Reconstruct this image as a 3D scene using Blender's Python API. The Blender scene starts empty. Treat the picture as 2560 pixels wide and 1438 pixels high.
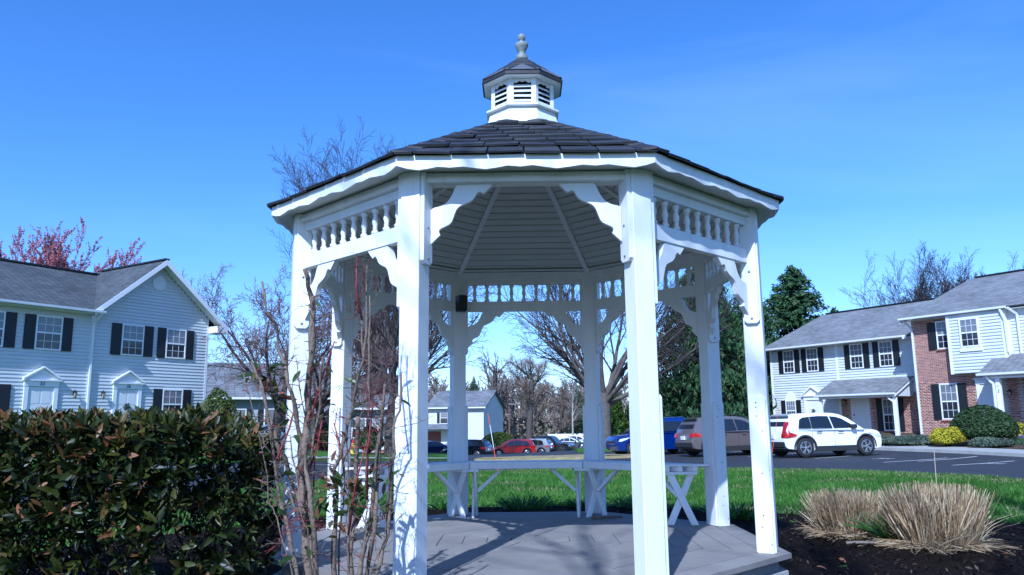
import bpy, math, random
import numpy as np
from mathutils import Matrix, Vector
R_ = math.radians
rnd = random.Random(11)
rng = np.random.default_rng(11)
scene = bpy.context.scene
COL = scene.collection

# ------------------------------------------------------------------ camera
CAM_POS = np.array([-0.0446, -6.1314, 0.8933])
YAW, PITCH, ROLL = -0.0095, 0.1682, -0.0104
cd = bpy.data.cameras.new('camera'); cam = bpy.data.objects.new('camera', cd); COL.objects.link(cam)
cd.sensor_width = 36.0; cd.lens = 36.0 * 1944.4 / 2560.0; cd.clip_start = 0.05; cd.clip_end = 3000.0
_fw = Vector((math.sin(YAW) * math.cos(PITCH), math.cos(YAW) * math.cos(PITCH), math.sin(PITCH)))
_rt = Vector((math.cos(YAW), -math.sin(YAW), 0)); _up = _rt.cross(_fw)
_r2 = _rt * math.cos(ROLL) + _up * math.sin(ROLL); _u2 = _up * math.cos(ROLL) - _rt * math.sin(ROLL)
cam.matrix_world = Matrix(((_r2.x, _u2.x, -_fw.x, CAM_POS[0]), (_r2.y, _u2.y, -_fw.y, CAM_POS[1]), (_r2.z, _u2.z, -_fw.z, CAM_POS[2]), (0, 0, 0, 1)))
scene.camera = cam

# ------------------------------------------------------------------ sky, sun, exposure
SUN_EL = R_(41.0); SUN_AZ = math.atan2(-0.29, -0.956)       # direction towards the sun in the ground plane, from +Y towards +X
world = bpy.data.worlds.new('World'); scene.world = world; world.use_nodes = True
wn, wl = world.node_tree.nodes, world.node_tree.links
wn.clear()
sky = wn.new('ShaderNodeTexSky'); sky.sky_type = 'NISHITA'; sky.sun_disc = False
sky.sun_elevation = SUN_EL; sky.sun_rotation = SUN_AZ
sky.air_density = 1.0; sky.dust_density = 0.45; sky.ozone_density = 3.6; sky.altitude = 200
hs = wn.new('ShaderNodeHueSaturation'); hs.inputs['Saturation'].default_value = 1.15; hs.inputs['Value'].default_value = 1.0
# thin high cloud, mostly to the right and low
tc = wn.new('ShaderNodeTexCoord'); mp = wn.new('ShaderNodeMapping'); mp.inputs['Scale'].default_value = (1.2, 1.2, 5.0); mp.inputs['Rotation'].default_value = (0.1, 0.25, 0.3)
nz = wn.new('ShaderNodeTexNoise'); nz.inputs['Scale'].default_value = 0.9; nz.inputs['Detail'].default_value = 6; nz.inputs['Roughness'].default_value = 0.55; nz.inputs['Distortion'].default_value = 0.6
cr = wn.new('ShaderNodeValToRGB'); cr.color_ramp.elements[0].position = 0.50; cr.color_ramp.elements[0].color = (0, 0, 0, 1); cr.color_ramp.elements[1].position = 0.80; cr.color_ramp.elements[1].color = (0.14, 0.14, 0.14, 1)
mx = wn.new('ShaderNodeMix'); mx.data_type = 'RGBA'; mx.inputs[7].default_value = (5.6, 6.6, 8.2, 1)
bg = wn.new('ShaderNodeBackground'); bg.inputs['Strength'].default_value = 0.147
wo = wn.new('ShaderNodeOutputWorld')
wl.new(tc.outputs['Generated'], mp.inputs['Vector']); wl.new(mp.outputs[0], nz.inputs['Vector']); wl.new(nz.outputs[0], cr.inputs[0])
tn = wn.new('ShaderNodeMix'); tn.data_type = 'RGBA'; tn.blend_type = 'MULTIPLY'; tn.inputs[0].default_value = 1.0; tn.inputs[7].default_value = (0.95, 0.94, 1.06, 1)
wl.new(sky.outputs[0], hs.inputs['Color']); wl.new(hs.outputs[0], tn.inputs[6]); wl.new(tn.outputs[2], mx.inputs[6]); wl.new(cr.outputs[0], mx.inputs[0])
wl.new(mx.outputs[2], bg.inputs['Color']); wl.new(bg.outputs[0], wo.inputs[0])
sl = bpy.data.lights.new('sun', 'SUN'); sl.energy = 4.8; sl.angle = R_(0.53); sl.color = (1.0, 0.965, 0.91)
sun = bpy.data.objects.new('sun', sl); COL.objects.link(sun)
_sd = Vector((math.sin(SUN_AZ) * math.cos(SUN_EL), math.cos(SUN_AZ) * math.cos(SUN_EL), math.sin(SUN_EL)))
sun.rotation_euler = _sd.to_track_quat('Z', 'Y').to_euler(); sun.location = (-10, -30, 30)
vs = scene.view_settings; vs.view_transform = 'Standard'; vs.look = 'None'; vs.exposure = 0.36; vs.gamma = 1.0; vs.use_curve_mapping = False
vs.use_white_balance = True; vs.white_balance_temperature = 4950; vs.white_balance_tint = 10

# ------------------------------------------------------------------ helpers
def nrm(v):
    v = np.asarray(v, float); return v / (np.linalg.norm(v) + 1e-12)

class MB:
    """collects shapes; build() links them as ONE mesh object"""
    def __init__(s): s.v = []; s.f = []
    def add(s, vs, fs):
        o = len(s.v); s.v.extend(tuple(map(float, p)) for p in vs); s.f.extend(tuple(i + o for i in f) for f in fs); return s
    def box(s, x0, x1, y0, y1, z0, z1, M=None):
        p = [(x, y, z) for z in (z0, z1) for x, y in ((x0, y0), (x1, y0), (x1, y1), (x0, y1))]
        if M is not None: p = [tuple(M @ Vector(q)) for q in p]
        return s.add(p, [(3, 2, 1, 0), (4, 5, 6, 7), (0, 1, 5, 4), (1, 2, 6, 5), (2, 3, 7, 6), (3, 0, 4, 7)])
    def bar(s, a, b, w, t, up=(0, 0, 1)):
        """board from a to b, w wide (across up and axis), t thick (along up)"""
        a = np.array(a, float); b = np.array(b, float); d = nrm(b - a); side = nrm(np.cross(d, up)); u = np.cross(side, d)
        p = []
        for q in (a, b):
            for i, j in ((-1, -1), (1, -1), (1, 1), (-1, 1)): p.append(q + side * i * w / 2 + u * j * t / 2)
        return s.add(p, [(3, 2, 1, 0), (4, 5, 6, 7), (0, 1, 5, 4), (1, 2, 6, 5), (2, 3, 7, 6), (3, 0, 4, 7)])
    def prism(s, poly, d0, d1, fr):
        """poly (a,b) extruded from d0 to d1; fr maps (a,b,d) to xyz"""
        n = len(poly)
        p = [fr(a, b, d0) for a, b in poly] + [fr(a, b, d1) for a, b in poly]
        return s.add(p, [tuple(range(n - 1, -1, -1)), tuple(range(n, 2 * n))] + [(i, (i + 1) % n, n + (i + 1) % n, n + i) for i in range(n)])
    def tube(s, pts, rad, n=8, cap=True):
        pts = [np.array(p, float) for p in pts]; k = len(pts)
        if not hasattr(rad, '__len__'): rad = [rad] * k
        p = []; ref = np.array([0.31, 0.17, 0.93])
        for i in range(k):
            d = nrm(pts[min(i + 1, k - 1)] - pts[max(i - 1, 0)])
            if abs(d @ ref) > 0.95: ref = np.array([0.9, 0.3, 0.1])
            a = nrm(np.cross(d, ref)); b = np.cross(d, a)
            for j in range(n):
                t = 2 * math.pi * j / n; p.append(pts[i] + rad[i] * (a * math.cos(t) + b * math.sin(t)))
        f = [(i * n + j, i * n + (j + 1) % n, (i + 1) * n + (j + 1) % n, (i + 1) * n + j) for i in range(k - 1) for j in range(n)]
        if cap: f += [tuple(range(n - 1, -1, -1)), tuple((k - 1) * n + j for j in range(n))]
        return s.add(p, f)
    def lathe(s, prof, n=12, c=(0, 0, 0), ph=0.0, axis='z'):
        k = len(prof); p = []
        for r, z in prof:
            for j in range(n):
                t = ph + 2 * math.pi * j / n; q = (r * math.cos(t), r * math.sin(t), z)
                if axis == 'y': q = (q[0], z, q[1])
                p.append((c[0] + q[0], c[1] + q[1], c[2] + q[2]))
        f = [(i * n + j, i * n + (j + 1) % n, (i + 1) * n + (j + 1) % n, (i + 1) * n + j) for i in range(k - 1) for j in range(n)]
        f += [tuple(range(n - 1, -1, -1)), tuple((k - 1) * n + j for j in range(n))]
        return s.add(p, f)
    def mesh(s, name, mat, smooth=False):
        me = bpy.data.meshes.new(name); me.from_pydata(s.v, [], s.f); me.materials.append(mat)
        if smooth: me.shade_smooth()
        me.update(); return me
    def build(s, name, mat, parent=None, smooth=False, bevel=0.0, fix=False):
        me = s.mesh(name, mat, smooth)
        if fix:
            import bmesh
            bm = bmesh.new(); bm.from_mesh(me); bmesh.ops.recalc_face_normals(bm, faces=bm.faces); bm.to_mesh(me); bm.free()
        return link(name, me, parent, bevel)

def link(name, me, parent=None, bevel=0.0, M=None):
    o = bpy.data.objects.new(name, me); COL.objects.link(o)
    if parent is not None: o.parent = parent
    if M is not None: o.matrix_local = M
    if bevel:
        b = o.modifiers.new('bevel', 'BEVEL'); b.width = bevel; b.segments = 1; b.limit_method = 'ANGLE'; b.angle_limit = R_(40)
    return o

def npmesh(name, verts, faces, mat, smooth=False, tint=None):
    """mesh from numpy arrays; faces (n,3) or (n,4); tint: float per vertex"""
    verts = np.ascontiguousarray(verts, np.float32); faces = np.ascontiguousarray(faces, np.int32); k = faces.shape[1]; n = len(faces)
    me = bpy.data.meshes.new(name); me.vertices.add(len(verts)); me.vertices.foreach_set('co', verts.ravel())
    me.loops.add(n * k); me.loops.foreach_set('vertex_index', faces.ravel())
    me.polygons.add(n); me.polygons.foreach_set('loop_start', np.arange(0, n * k, k, dtype=np.int32))
    me.materials.append(mat)
    if tint is not None:
        a = me.attributes.new('tint', 'FLOAT', 'POINT'); a.data.foreach_set('value', np.ascontiguousarray(tint, np.float32))
    me.update(calc_edges=True); me.validate()
    if smooth: me.shade_smooth()
    return me

def tag(o, label=None, cat=None, group=None, kind=None):
    if label: o['label'] = label
    if cat: o['category'] = cat
    if group: o['group'] = group
    if kind: o['kind'] = kind
    return o
def thing(name, label, cat, loc=(0, 0, 0), rz=0.0, group=None):
    o = bpy.data.objects.new(name, None); o.empty_display_size = 0.2; COL.objects.link(o)
    o.location = loc; o.rotation_euler = (0, 0, rz); return tag(o, label, cat, group)
def copy_tree(o, parent=None):
    c = o.copy(); COL.objects.link(c); c.parent = parent
    for ch in o.children: copy_tree(ch, c)
    return c

# ------------------------------------------------------------------ materials
def mat(name, col, rough=0.6, var=0.0, scale=6.0, col2=None, bump=0.0, bscale=60.0, bdist=0.01, metal=0.0, spec=0.5, coat=0.0, rand=0.0, stretch=None, dirt=0.0, dcol=(0.12, 0.12, 0.10), detail=5.0):
    m = bpy.data.materials.new(name); m.use_nodes = True; nt = m.node_tree; N, L = nt.nodes, nt.links
    p = N['Principled BSDF']; p.inputs['Roughness'].default_value = rough; p.inputs['Metallic'].default_value = metal
    p.inputs['Specular IOR Level'].default_value = spec; p.inputs['Coat Weight'].default_value = coat; p.inputs['Coat Roughness'].default_value = 0.05
    tcn = N.new('ShaderNodeTexCoord'); mpn = N.new('ShaderNodeMapping'); L.new(tcn.outputs['Object'], mpn.inputs[0])
    if stretch: mpn.inputs['Scale'].default_value = stretch
    c2 = col2 if col2 else tuple(max(0, c * (1 - var)) for c in col)
    out = None
    if var or col2:
        n1 = N.new('ShaderNodeTexNoise'); n1.inputs['Scale'].default_value = scale; n1.inputs['Detail'].default_value = detail; n1.inputs['Roughness'].default_value = 0.62
        L.new(mpn.outputs[0], n1.inputs['Vector'])
        r1 = N.new('ShaderNodeValToRGB'); r1.color_ramp.elements[0].position = 0.32; r1.color_ramp.elements[1].position = 0.68
        r1.color_ramp.elements[0].color = (*c2, 1); r1.color_ramp.elements[1].color = (*col, 1); L.new(n1.outputs[0], r1.inputs[0]); out = r1.outputs[0]
    else:
        rgb = N.new('ShaderNodeRGB'); rgb.outputs[0].default_value = (*col, 1); out = rgb.outputs[0]
    if dirt:
        n2 = N.new('ShaderNodeTexNoise'); n2.inputs['Scale'].default_value = scale * 2.7; n2.inputs['Detail'].default_value = 8; n2.inputs['Roughness'].default_value = 0.7
        L.new(mpn.outputs[0], n2.inputs['Vector'])
        r2 = N.new('ShaderNodeValToRGB'); r2.color_ramp.elements[0].position = 0.56; r2.color_ramp.elements[1].position = 0.74; r2.color_ramp.elements[1].color = (dirt, dirt, dirt, 1)
        L.new(n2.outputs[0], r2.inputs[0])
        mm = N.new('ShaderNodeMix'); mm.data_type = 'RGBA'; L.new(r2.outputs[0], mm.inputs[0]); L.new(out, mm.inputs[6]); mm.inputs[7].default_value = (*dcol, 1); out = mm.outputs[2]
    if rand:
        oi = N.new('ShaderNodeObjectInfo'); mr = N.new('ShaderNodeMapRange'); mr.inputs['To Min'].default_value = 1 - rand; mr.inputs['To Max'].default_value = 1 + rand
        L.new(oi.outputs['Random'], mr.inputs['Value'])
        hv = N.new('ShaderNodeHueSaturation'); L.new(out, hv.inputs['Color']); L.new(mr.outputs[0], hv.inputs['Value']); out = hv.outputs[0]
    L.new(out, p.inputs['Base Color'])
    if bump:
        n3 = N.new('ShaderNodeTexNoise'); n3.inputs['Scale'].default_value = bscale; n3.inputs['Detail'].default_value = 6; L.new(mpn.outputs[0], n3.inputs['Vector'])
        bn = N.new('ShaderNodeBump'); bn.inputs['Strength'].default_value = bump; bn.inputs['Distance'].default_value = bdist; L.new(n3.outputs[0], bn.inputs['Height']); L.new(bn.outputs[0], p.inputs['Normal'])
    return m

def leafmat(name, stops, rough=0.45, trans=0.25, spec=0.5, attr='tint'):
    """leaf colour from a per-leaf random value"""
    m = bpy.data.materials.new(name); m.use_nodes = True; nt = m.node_tree; N, L = nt.nodes, nt.links
    p = N['Principled BSDF']; p.inputs['Roughness'].default_value = rough; p.inputs['Specular IOR Level'].default_value = spec * .7
    if attr == 'tint':
        a = N.new('ShaderNodeAttribute'); a.attribute_name = 'tint'; src = a.outputs['Fac']
    else:
        a = N.new('ShaderNodeObjectInfo'); src = a.outputs['Random']
    r = N.new('ShaderNodeValToRGB'); r.color_ramp.interpolation = 'LINEAR'
    e = r.color_ramp.elements
    e[0].position = stops[0][0]; e[0].color = (*stops[0][1], 1); e[1].position = stops[-1][0]; e[1].color = (*stops[-1][1], 1)
    for pos, c in stops[1:-1]:
        q = e.new(pos); q.color = (*c, 1)
    L.new(src, r.inputs[0]); L.new(r.outputs[0], p.inputs['Base Color'])
    if trans:
        t = N.new('ShaderNodeBsdfTranslucent'); L.new(r.outputs[0], t.inputs['Color']); ms = N.new('ShaderNodeMixShader'); ms.inputs[0].default_value = trans
        L.new(p.outputs[0], ms.inputs[1]); L.new(t.outputs[0], ms.inputs[2]); L.new(ms.outputs[0], N['Material Output'].inputs['Surface'])
    return m

M = {}
M['white'] = mat('white_paint', (0.80, 0.80, 0.79), 0.48, var=0.10, scale=3.0, bump=0.16, bscale=22, bdist=0.004, dirt=0.20, dcol=(0.35, 0.36, 0.30), stretch=(2.5, 2.5, 0.5))
M['white_trim'] = mat('white_vinyl_trim', (0.80, 0.80, 0.80), 0.4, var=0.05, scale=2.0)
M['cupola_white'] = mat('weathered_white_paint', (0.78, 0.79, 0.78), 0.5, var=0.12, scale=7.0, dirt=0.28, dcol=(0.25, 0.26, 0.22))
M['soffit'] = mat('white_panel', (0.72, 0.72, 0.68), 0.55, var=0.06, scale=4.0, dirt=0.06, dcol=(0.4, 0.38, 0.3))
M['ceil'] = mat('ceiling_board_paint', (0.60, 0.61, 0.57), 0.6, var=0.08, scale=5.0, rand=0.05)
M['deck'] = mat('weathered_deck_board', (0.25, 0.225, 0.20), 0.75, var=0.26, scale=2.2, bump=0.35, bscale=9, bdist=0.004, rand=0.05, dirt=0.35, dcol=(0.12, 0.115, 0.105), stretch=(1.2, 1.2, 1.2))
M['deck_edge'] = mat('deck_rim', (0.22, 0.22, 0.22), 0.8, var=0.25, scale=4)
M['concrete'] = mat('concrete', (0.38, 0.37, 0.34), 0.9, var=0.22, scale=3.0, bump=0.3, bscale=70, bdist=0.004, dirt=0.25, dcol=(0.16, 0.15, 0.13))
M['shingle'] = mat('dark_slate_shingle', (0.040, 0.040, 0.045), 0.55, var=0.35, scale=5.0, bump=0.4, bscale=30, bdist=0.005, rand=0.28, spec=0.4)
M['flashing'] = mat('lead_flashing', (0.17, 0.17, 0.20), 0.45, var=0.2, scale=12, metal=0.4)
M['finial'] = mat('weathered_copper_finial', (0.27, 0.30, 0.28), 0.6, var=0.45, scale=22, bump=0.4, bscale=40, dirt=0.5, dcol=(0.09, 0.10, 0.09))
M['bolt'] = mat('steel_bolt', (0.30, 0.30, 0.30), 0.4, metal=0.8)
M['hole'] = mat('dark_hole', (0.02, 0.02, 0.02), 0.9)
M['black'] = mat('black_plastic', (0.012, 0.012, 0.013), 0.45, var=0.3, scale=30)
M['asphalt'] = mat('asphalt', (0.027, 0.028, 0.034), 0.72, var=0.25, scale=0.35, bump=0.5, bscale=140, bdist=0.006, dirt=0.22, dcol=(0.085, 0.083, 0.08))
M['paint_line'] = mat('road_paint', (0.62, 0.62, 0.60), 0.7, var=0.4, scale=5, dirt=0.6, dcol=(0.10, 0.10, 0.10))
M['mulch'] = mat('dark_mulch', (0.014, 0.0085, 0.006), 0.95, spec=0.08, var=0.55, scale=11, bump=1.0, bscale=26, bdist=0.05, dirt=0.25, dcol=(0.04, 0.028, 0.02))
M['chip'] = leafmat('mulch_chip', [(0, (0.008, 0.006, 0.005)), (0.75, (0.026, 0.018, 0.013)), (1, (0.10, 0.07, 0.045))], 0.9, 0.0, 0.2)
M['soil'] = mat('planting_soil', (0.11, 0.085, 0.06), 0.95, var=0.4, scale=1.5, bump=0.8, bscale=9, bdist=0.08, spec=0.1)
M['lawn'] = mat('lawn_soil_and_grass', (0.085, 0.19, 0.030), 0.95, spec=0.1, scale=1.1, col2=(0.045, 0.115, 0.018), bump=0.9, bscale=45, bdist=0.05, dirt=0.22, dcol=(0.22, 0.19, 0.09))
M['ground'] = mat('rough_grass_ground', (0.075, 0.12, 0.03), 0.95, scale=0.15, col2=(0.10, 0.10, 0.045), bump=0.8, bscale=6, bdist=0.1)
M['dry_grass'] = mat('dry_grass_strip', (0.38, 0.30, 0.14), 0.95, scale=2.2, col2=(0.22, 0.19, 0.10), bump=1.0, bscale=20, bdist=0.08)
M['siding'] = mat('vinyl_siding', (0.60, 0.62, 0.62), 0.5, var=0.05, scale=2, rand=0.02)
M['siding_dark'] = mat('grey_vinyl_siding', (0.34, 0.38, 0.42), 0.55, var=0.05, scale=2)
M['shutter'] = mat('black_shutter', (0.012, 0.013, 0.016), 0.5, var=0.2, scale=8)
M['door'] = mat('white_door', (0.74, 0.74, 0.73), 0.4, var=0.04, scale=3)
M['brick'] = mat('red_brick', (0.40, 0.165, 0.105), 0.85, var=0.35, scale=7, rand=0.30, bump=0.4, bscale=60)
M['mortar'] = mat('mortar', (0.52, 0.45, 0.40), 0.95, var=0.2, scale=9)
M['pane_hi'] = mat('window_glass_over_blind', (0.20, 0.21, 0.23), 0.08, var=0.35, scale=3, stretch=(1, 1, 9), spec=0.8)
M['pane_lo'] = mat('window_glass_dark', (0.035, 0.040, 0.05), 0.06, var=0.5, scale=2.2, spec=0.8)
M['gutter'] = mat('white_gutter', (0.76, 0.77, 0.78), 0.35, var=0.06, scale=1.5)
M['lamp_glass'] = mat('lamp_glass', (0.5, 0.42, 0.3), 0.2)
M['ink'] = mat('black_number', (0.01, 0.01, 0.01), 0.5)
M['bark_grey'] = mat('smooth_grey_bark', (0.12, 0.098, 0.085), 0.9, var=0.42, scale=3.5, bump=0.6, bscale=16, bdist=0.02, dirt=0.3, dcol=(0.10, 0.085, 0.07))
M['bark_dark'] = mat('dark_bark', (0.085, 0.068, 0.058), 0.9, var=0.4, scale=4, bump=0.7, bscale=14, bdist=0.02)
M['twig_grey'] = mat('grey_twig', (0.055, 0.040, 0.040), 0.9, var=0.3, scale=2)
M['twig_red'] = mat('reddish_twig', (0.17, 0.105, 0.10), 0.9, var=0.3, scale=2)
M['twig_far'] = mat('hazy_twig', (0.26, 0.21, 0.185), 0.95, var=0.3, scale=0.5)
M['bark_birch'] = mat('pale_birch_bark', (0.42, 0.40, 0.36), 0.85, var=0.4, scale=4)
M['stem'] = mat('brown_shrub_stem', (0.20, 0.145, 0.105), 0.9, var=0.42, scale=26, bump=1.0, bscale=55, bdist=0.008, dirt=0.35, dcol=(0.07, 0.05, 0.04))
M['stem_red'] = mat('crimson_shoot', (0.22, 0.022, 0.025), 0.55, var=0.35, scale=30)
M['stem_dark'] = mat('hedge_branch', (0.035, 0.026, 0.02), 0.9, var=0.4, scale=14)

def asphalt_roof(name, col, row=0.14, tab=0.30):
    """architectural asphalt shingles, too far to pick apart: rows of tabs in colour and relief"""
    m = bpy.data.materials.new(name); m.use_nodes = True; nt = m.node_tree; N, L = nt.nodes, nt.links; p = N['Principled BSDF']; p.inputs['Roughness'].default_value = 0.92; p.inputs['Specular IOR Level'].default_value = 0.25
    uv = N.new('ShaderNodeUVMap'); uv.uv_map = 'UVMap'
    b = N.new('ShaderNodeTexBrick'); b.offset = 0.37; b.offset_frequency = 1; b.inputs['Scale'].default_value = 1.0; b.inputs['Brick Width'].default_value = tab; b.inputs['Row Height'].default_value = row
    b.inputs['Mortar Size'].default_value = 0.012; b.inputs['Mortar Smooth'].default_value = 0.4; b.inputs['Bias'].default_value = -0.1
    b.inputs['Color1'].default_value = (*[c * 1.22 for c in col], 1); b.inputs['Color2'].default_value = (*[c * 0.74 for c in col], 1); b.inputs['Mortar'].default_value = (*[c * 0.42 for c in col], 1)
    L.new(uv.outputs[0], b.inputs['Vector'])
    n = N.new('ShaderNodeTexNoise'); n.inputs['Scale'].default_value = 0.5; n.inputs['Detail'].default_value = 7; L.new(uv.outputs[0], n.inputs['Vector'])
    mr = N.new('ShaderNodeMapRange'); mr.inputs['From Min'].default_value = 0.3; mr.inputs['From Max'].default_value = 0.7; mr.inputs['To Min'].default_value = 0.78; mr.inputs['To Max'].default_value = 1.2; L.new(n.outputs[0], mr.inputs['Value'])
    h = N.new('ShaderNodeHueSaturation'); L.new(b.outputs[0], h.inputs['Color']); L.new(mr.outputs[0], h.inputs['Value']); L.new(h.outputs[0], p.inputs['Base Color'])
    bn = N.new('ShaderNodeBump'); bn.inputs['Strength'].default_value = 0.7; bn.inputs['Distance'].default_value = 0.02; bn.invert = True; L.new(b.outputs['Fac'], bn.inputs['Height']); L.new(bn.outputs[0], p.inputs['Normal'])
    return m
M['roof'] = asphalt_roof('grey_asphalt_shingles', (0.195, 0.20, 0.205)); M['roof_dark'] = asphalt_roof('dark_grey_asphalt_shingles', (0.080, 0.088, 0.095))
M['roof_far'] = asphalt_roof('far_grey_shingles', (0.16, 0.165, 0.175), 0.3, 0.6)

def roofplane(name, quad, parent, m, thick=0.06):
    """a sloping roof slab: quad = eave a, eave b, ridge b, ridge a (local xyz); with a UV in metres"""
    q = [np.array(v, float) for v in quad]; n = nrm(np.cross(q[1] - q[0], q[3] - q[0]))
    if n[2] < 0: n = -n
    vs = [tuple(v) for v in q] + [tuple(v - n * thick) for v in q]
    fs = [(0, 1, 2, 3), (7, 6, 5, 4)] + [(i, i + 4, (i + 1) % 4 + 4, (i + 1) % 4) for i in range(4)]
    me = bpy.data.meshes.new(name); me.from_pydata(vs, [], fs); me.materials.append(m)
    uvl = me.uv_layers.new(name='UVMap'); ex = nrm(q[1] - q[0]); ey = nrm(np.cross(n, ex))
    for lp in me.loops:
        v = np.array(me.vertices[lp.vertex_index].co) - q[0]; uvl.data[lp.index].uv = (v @ ex, v @ ey)
    me.update(); return link(name, me, parent)

def text(s, size, parent, M4, mat_, name='number', shear=0.0, depth=0.01):
    cu = bpy.data.curves.new(name, 'FONT'); cu.body = s; cu.size = size; cu.extrude = depth; cu.shear = shear; cu.align_x = 'CENTER'; cu.resolution_u = 2
    t = bpy.data.objects.new(name, cu); COL.objects.link(t)
    dg = bpy.context.evaluated_depsgraph_get(); me = bpy.data.meshes.new_from_object(t.evaluated_get(dg)); bpy.data.objects.remove(t)
    me.materials.clear(); me.materials.append(mat_)
    o = link(name, me, parent, M=M4); return o
# a frame whose letters face local -y (outwards of a facade), x to the right, z up
FACE = Matrix(((1, 0, 0, 0), (0, 0, -1, 0), (0, 1, 0, 0), (0, 0, 0, 1)))

# ------------------------------------------------------------------ the lie of the land
CP = np.array([(0, 0, -.2), (-3, -3, -.22), (3, -3, -.22), (0, -14, -.3), (-8, -2, -.2), (8, -2, -.25), (5, 3, -.25), (-5, 3, -.22), (0, 7, -.28), (0, 14, -.40), (10, 16, -.42), (-10, 10, -.36),
 (12.2, 25.3, -.54), (8.6, 28.5, -.64), (6.3, 31.6, -.73), (17, 20, -.52), (24, 10, -.45), (18.5, 39.6, -.02), (21.5, 34.6, 0), (15.8, 43.8, -.1), (16.3, 33.2, -.42), (19, 28, -.38), (30, 40, 0),
 (-17.7, 28.4, .05), (-20.3, 24, .1), (-15.3, 32.6, 0), (-25, 30, .3), (-13, 22, -.42), (-8.8, 35.3, -.81), (-14, 45, -.9), (0, 33, -.95), (-1.8, 73, -2.6), (-4.4, 67, -2.5), (.2, 66, -2.4), (5, 91, -2.65), (7, 108, -3.0), (20, 70, -2), (40, 90, -2), (-15, 95, -2.4), (-40, 80, -1.5), (-60, 30, .6), (60, 30, .5), (0, -60, -.5), (-60, -40, 0), (60, -40, 0), (0, 200, -4), (-150, 200, -2), (150, 200, -2), (-200, 0, 1), (200, 0, 1), (0, -200, 0)], float)
def _U(r2): return np.where(r2 > 0, r2 * np.log(r2 + 1e-12), 0)
_n = len(CP); _A = np.zeros((_n + 3, _n + 3)); _A[:_n, :_n] = _U(((CP[:, None, :2] - CP[None, :, :2]) ** 2).sum(-1)) + np.eye(_n) * 3.0
_A[:_n, _n] = 1; _A[:_n, _n + 1:] = CP[:, :2]; _A[_n, :_n] = 1; _A[_n + 1:, :_n] = CP[:, :2].T
_W = np.linalg.solve(_A, np.r_[CP[:, 2], 0, 0, 0])
def G(x, y):
    x = np.asarray(x, float); y = np.asarray(y, float)
    d = (x[..., None] - CP[:, 0]) ** 2 + (y[..., None] - CP[:, 1]) ** 2
    return _U(d) @ _W[:_n] + _W[_n] + _W[_n + 1] * x + _W[_n + 2] * y
def gz(x, y): return float(G(np.array([x]), np.array([y]))[0])
KERB = 0.10          # roads lie this far below the lawns

def inside(poly, pts):
    """points inside a counter-clockwise convex polygon"""
    ok = np.ones(len(pts), bool); n = len(poly)
    for i in range(n):
        a = np.array(poly[i]); b = np.array(poly[(i + 1) % n]); ok &= ((b[0] - a[0]) * (pts[:, 1] - a[1]) - (b[1] - a[1]) * (pts[:, 0] - a[0])) >= 0
    return ok
def hull(pts):
    p = sorted(set(map(tuple, pts)))
    def half(q):
        h = []
        for a in q:
            while len(h) > 1 and (h[-1][0] - h[-2][0]) * (a[1] - h[-2][1]) - (h[-1][1] - h[-2][1]) * (a[0] - h[-2][0]) <= 0: h.pop()
            h.append(a)
        return h
    return half(p)[:-1] + half(p[::-1])[:-1]
def clip(poly, cell):
    out = cell; n = len(poly)
    for i in range(n):
        a = poly[i]; b = poly[(i + 1) % n]; res = []
        sd = lambda p: (b[0] - a[0]) * (p[1] - a[1]) - (b[1] - a[1]) * (p[0] - a[0])
        for j in range(len(out)):
            p = out[j]; q = out[(j + 1) % len(out)]; sp, sq = sd(p), sd(q)
            if sp >= 0: res.append(p)
            if (sp >= 0) != (sq >= 0):
                t = sp / (sp - sq); res.append((p[0] + t * (q[0] - p[0]), p[1] + t * (q[1] - p[1])))
        out = res
        if not out: return out
    return out
def drape(name, poly, cell, off, mat_, skirt=0.0, kind='structure', parent=None, bumpy=0.0):
    """a convex (counter-clockwise) patch of ground that follows the land; skirt = depth of its vertical edge"""
    poly = hull(poly)
    xs = [p[0] for p in poly]; ys = [p[1] for p in poly]; v = []; f = []; idx = {}
    def vid(p):
        k = (round(p[0], 4), round(p[1], 4))
        if k not in idx: idx[k] = len(v); v.append(k)
        return idx[k]
    nx = int(math.ceil((max(xs) - min(xs)) / cell)); ny = int(math.ceil((max(ys) - min(ys)) / cell))
    for i in range(nx):
        for j in range(ny):
            x0 = min(xs) + i * cell; y0 = min(ys) + j * cell
            c = clip(poly, [(x0, y0), (x0 + cell, y0), (x0 + cell, y0 + cell), (x0, y0 + cell)])
            if len(c) > 2:
                ids = []
                for p in c:
                    k = vid(p)
                    if k not in ids: ids.append(k)
                if len(ids) > 2: f.append(tuple(ids))
    a = np.array(v); z = G(a[:, 0], a[:, 1]) + off
    if bumpy: z = z + bumpy * (np.sin(a[:, 0] * 2.1 + 1.3 * np.sin(a[:, 1] * 1.7)) * np.sin(a[:, 1] * 2.6 + .7) + 0.6 * rng.normal(size=len(a)))
    vv = [(p[0], p[1], zz) for p, zz in zip(v, z)]
    if skirt:
        n = len(poly)
        for i in range(n):
            p, q = np.array(poly[i]), np.array(poly[(i + 1) % n]); k = max(1, int(np.linalg.norm(q - p) / cell)); base = len(vv)
            for t in np.linspace(0, 1, k + 1):
                s = p + (q - p) * t; h = gz(*s) + off; vv += [(s[0], s[1], h), (s[0], s[1], h - skirt)]
            f += [(base + 2 * t + 1, base + 2 * t + 3, base + 2 * t + 2, base + 2 * t) for t in range(k)]
    me = bpy.data.meshes.new(name); me.from_pydata(vv, [], f); me.materials.append(mat_); me.update()
    o = link(name, me, parent); 
    if kind: o['kind'] = kind
    return o

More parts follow.
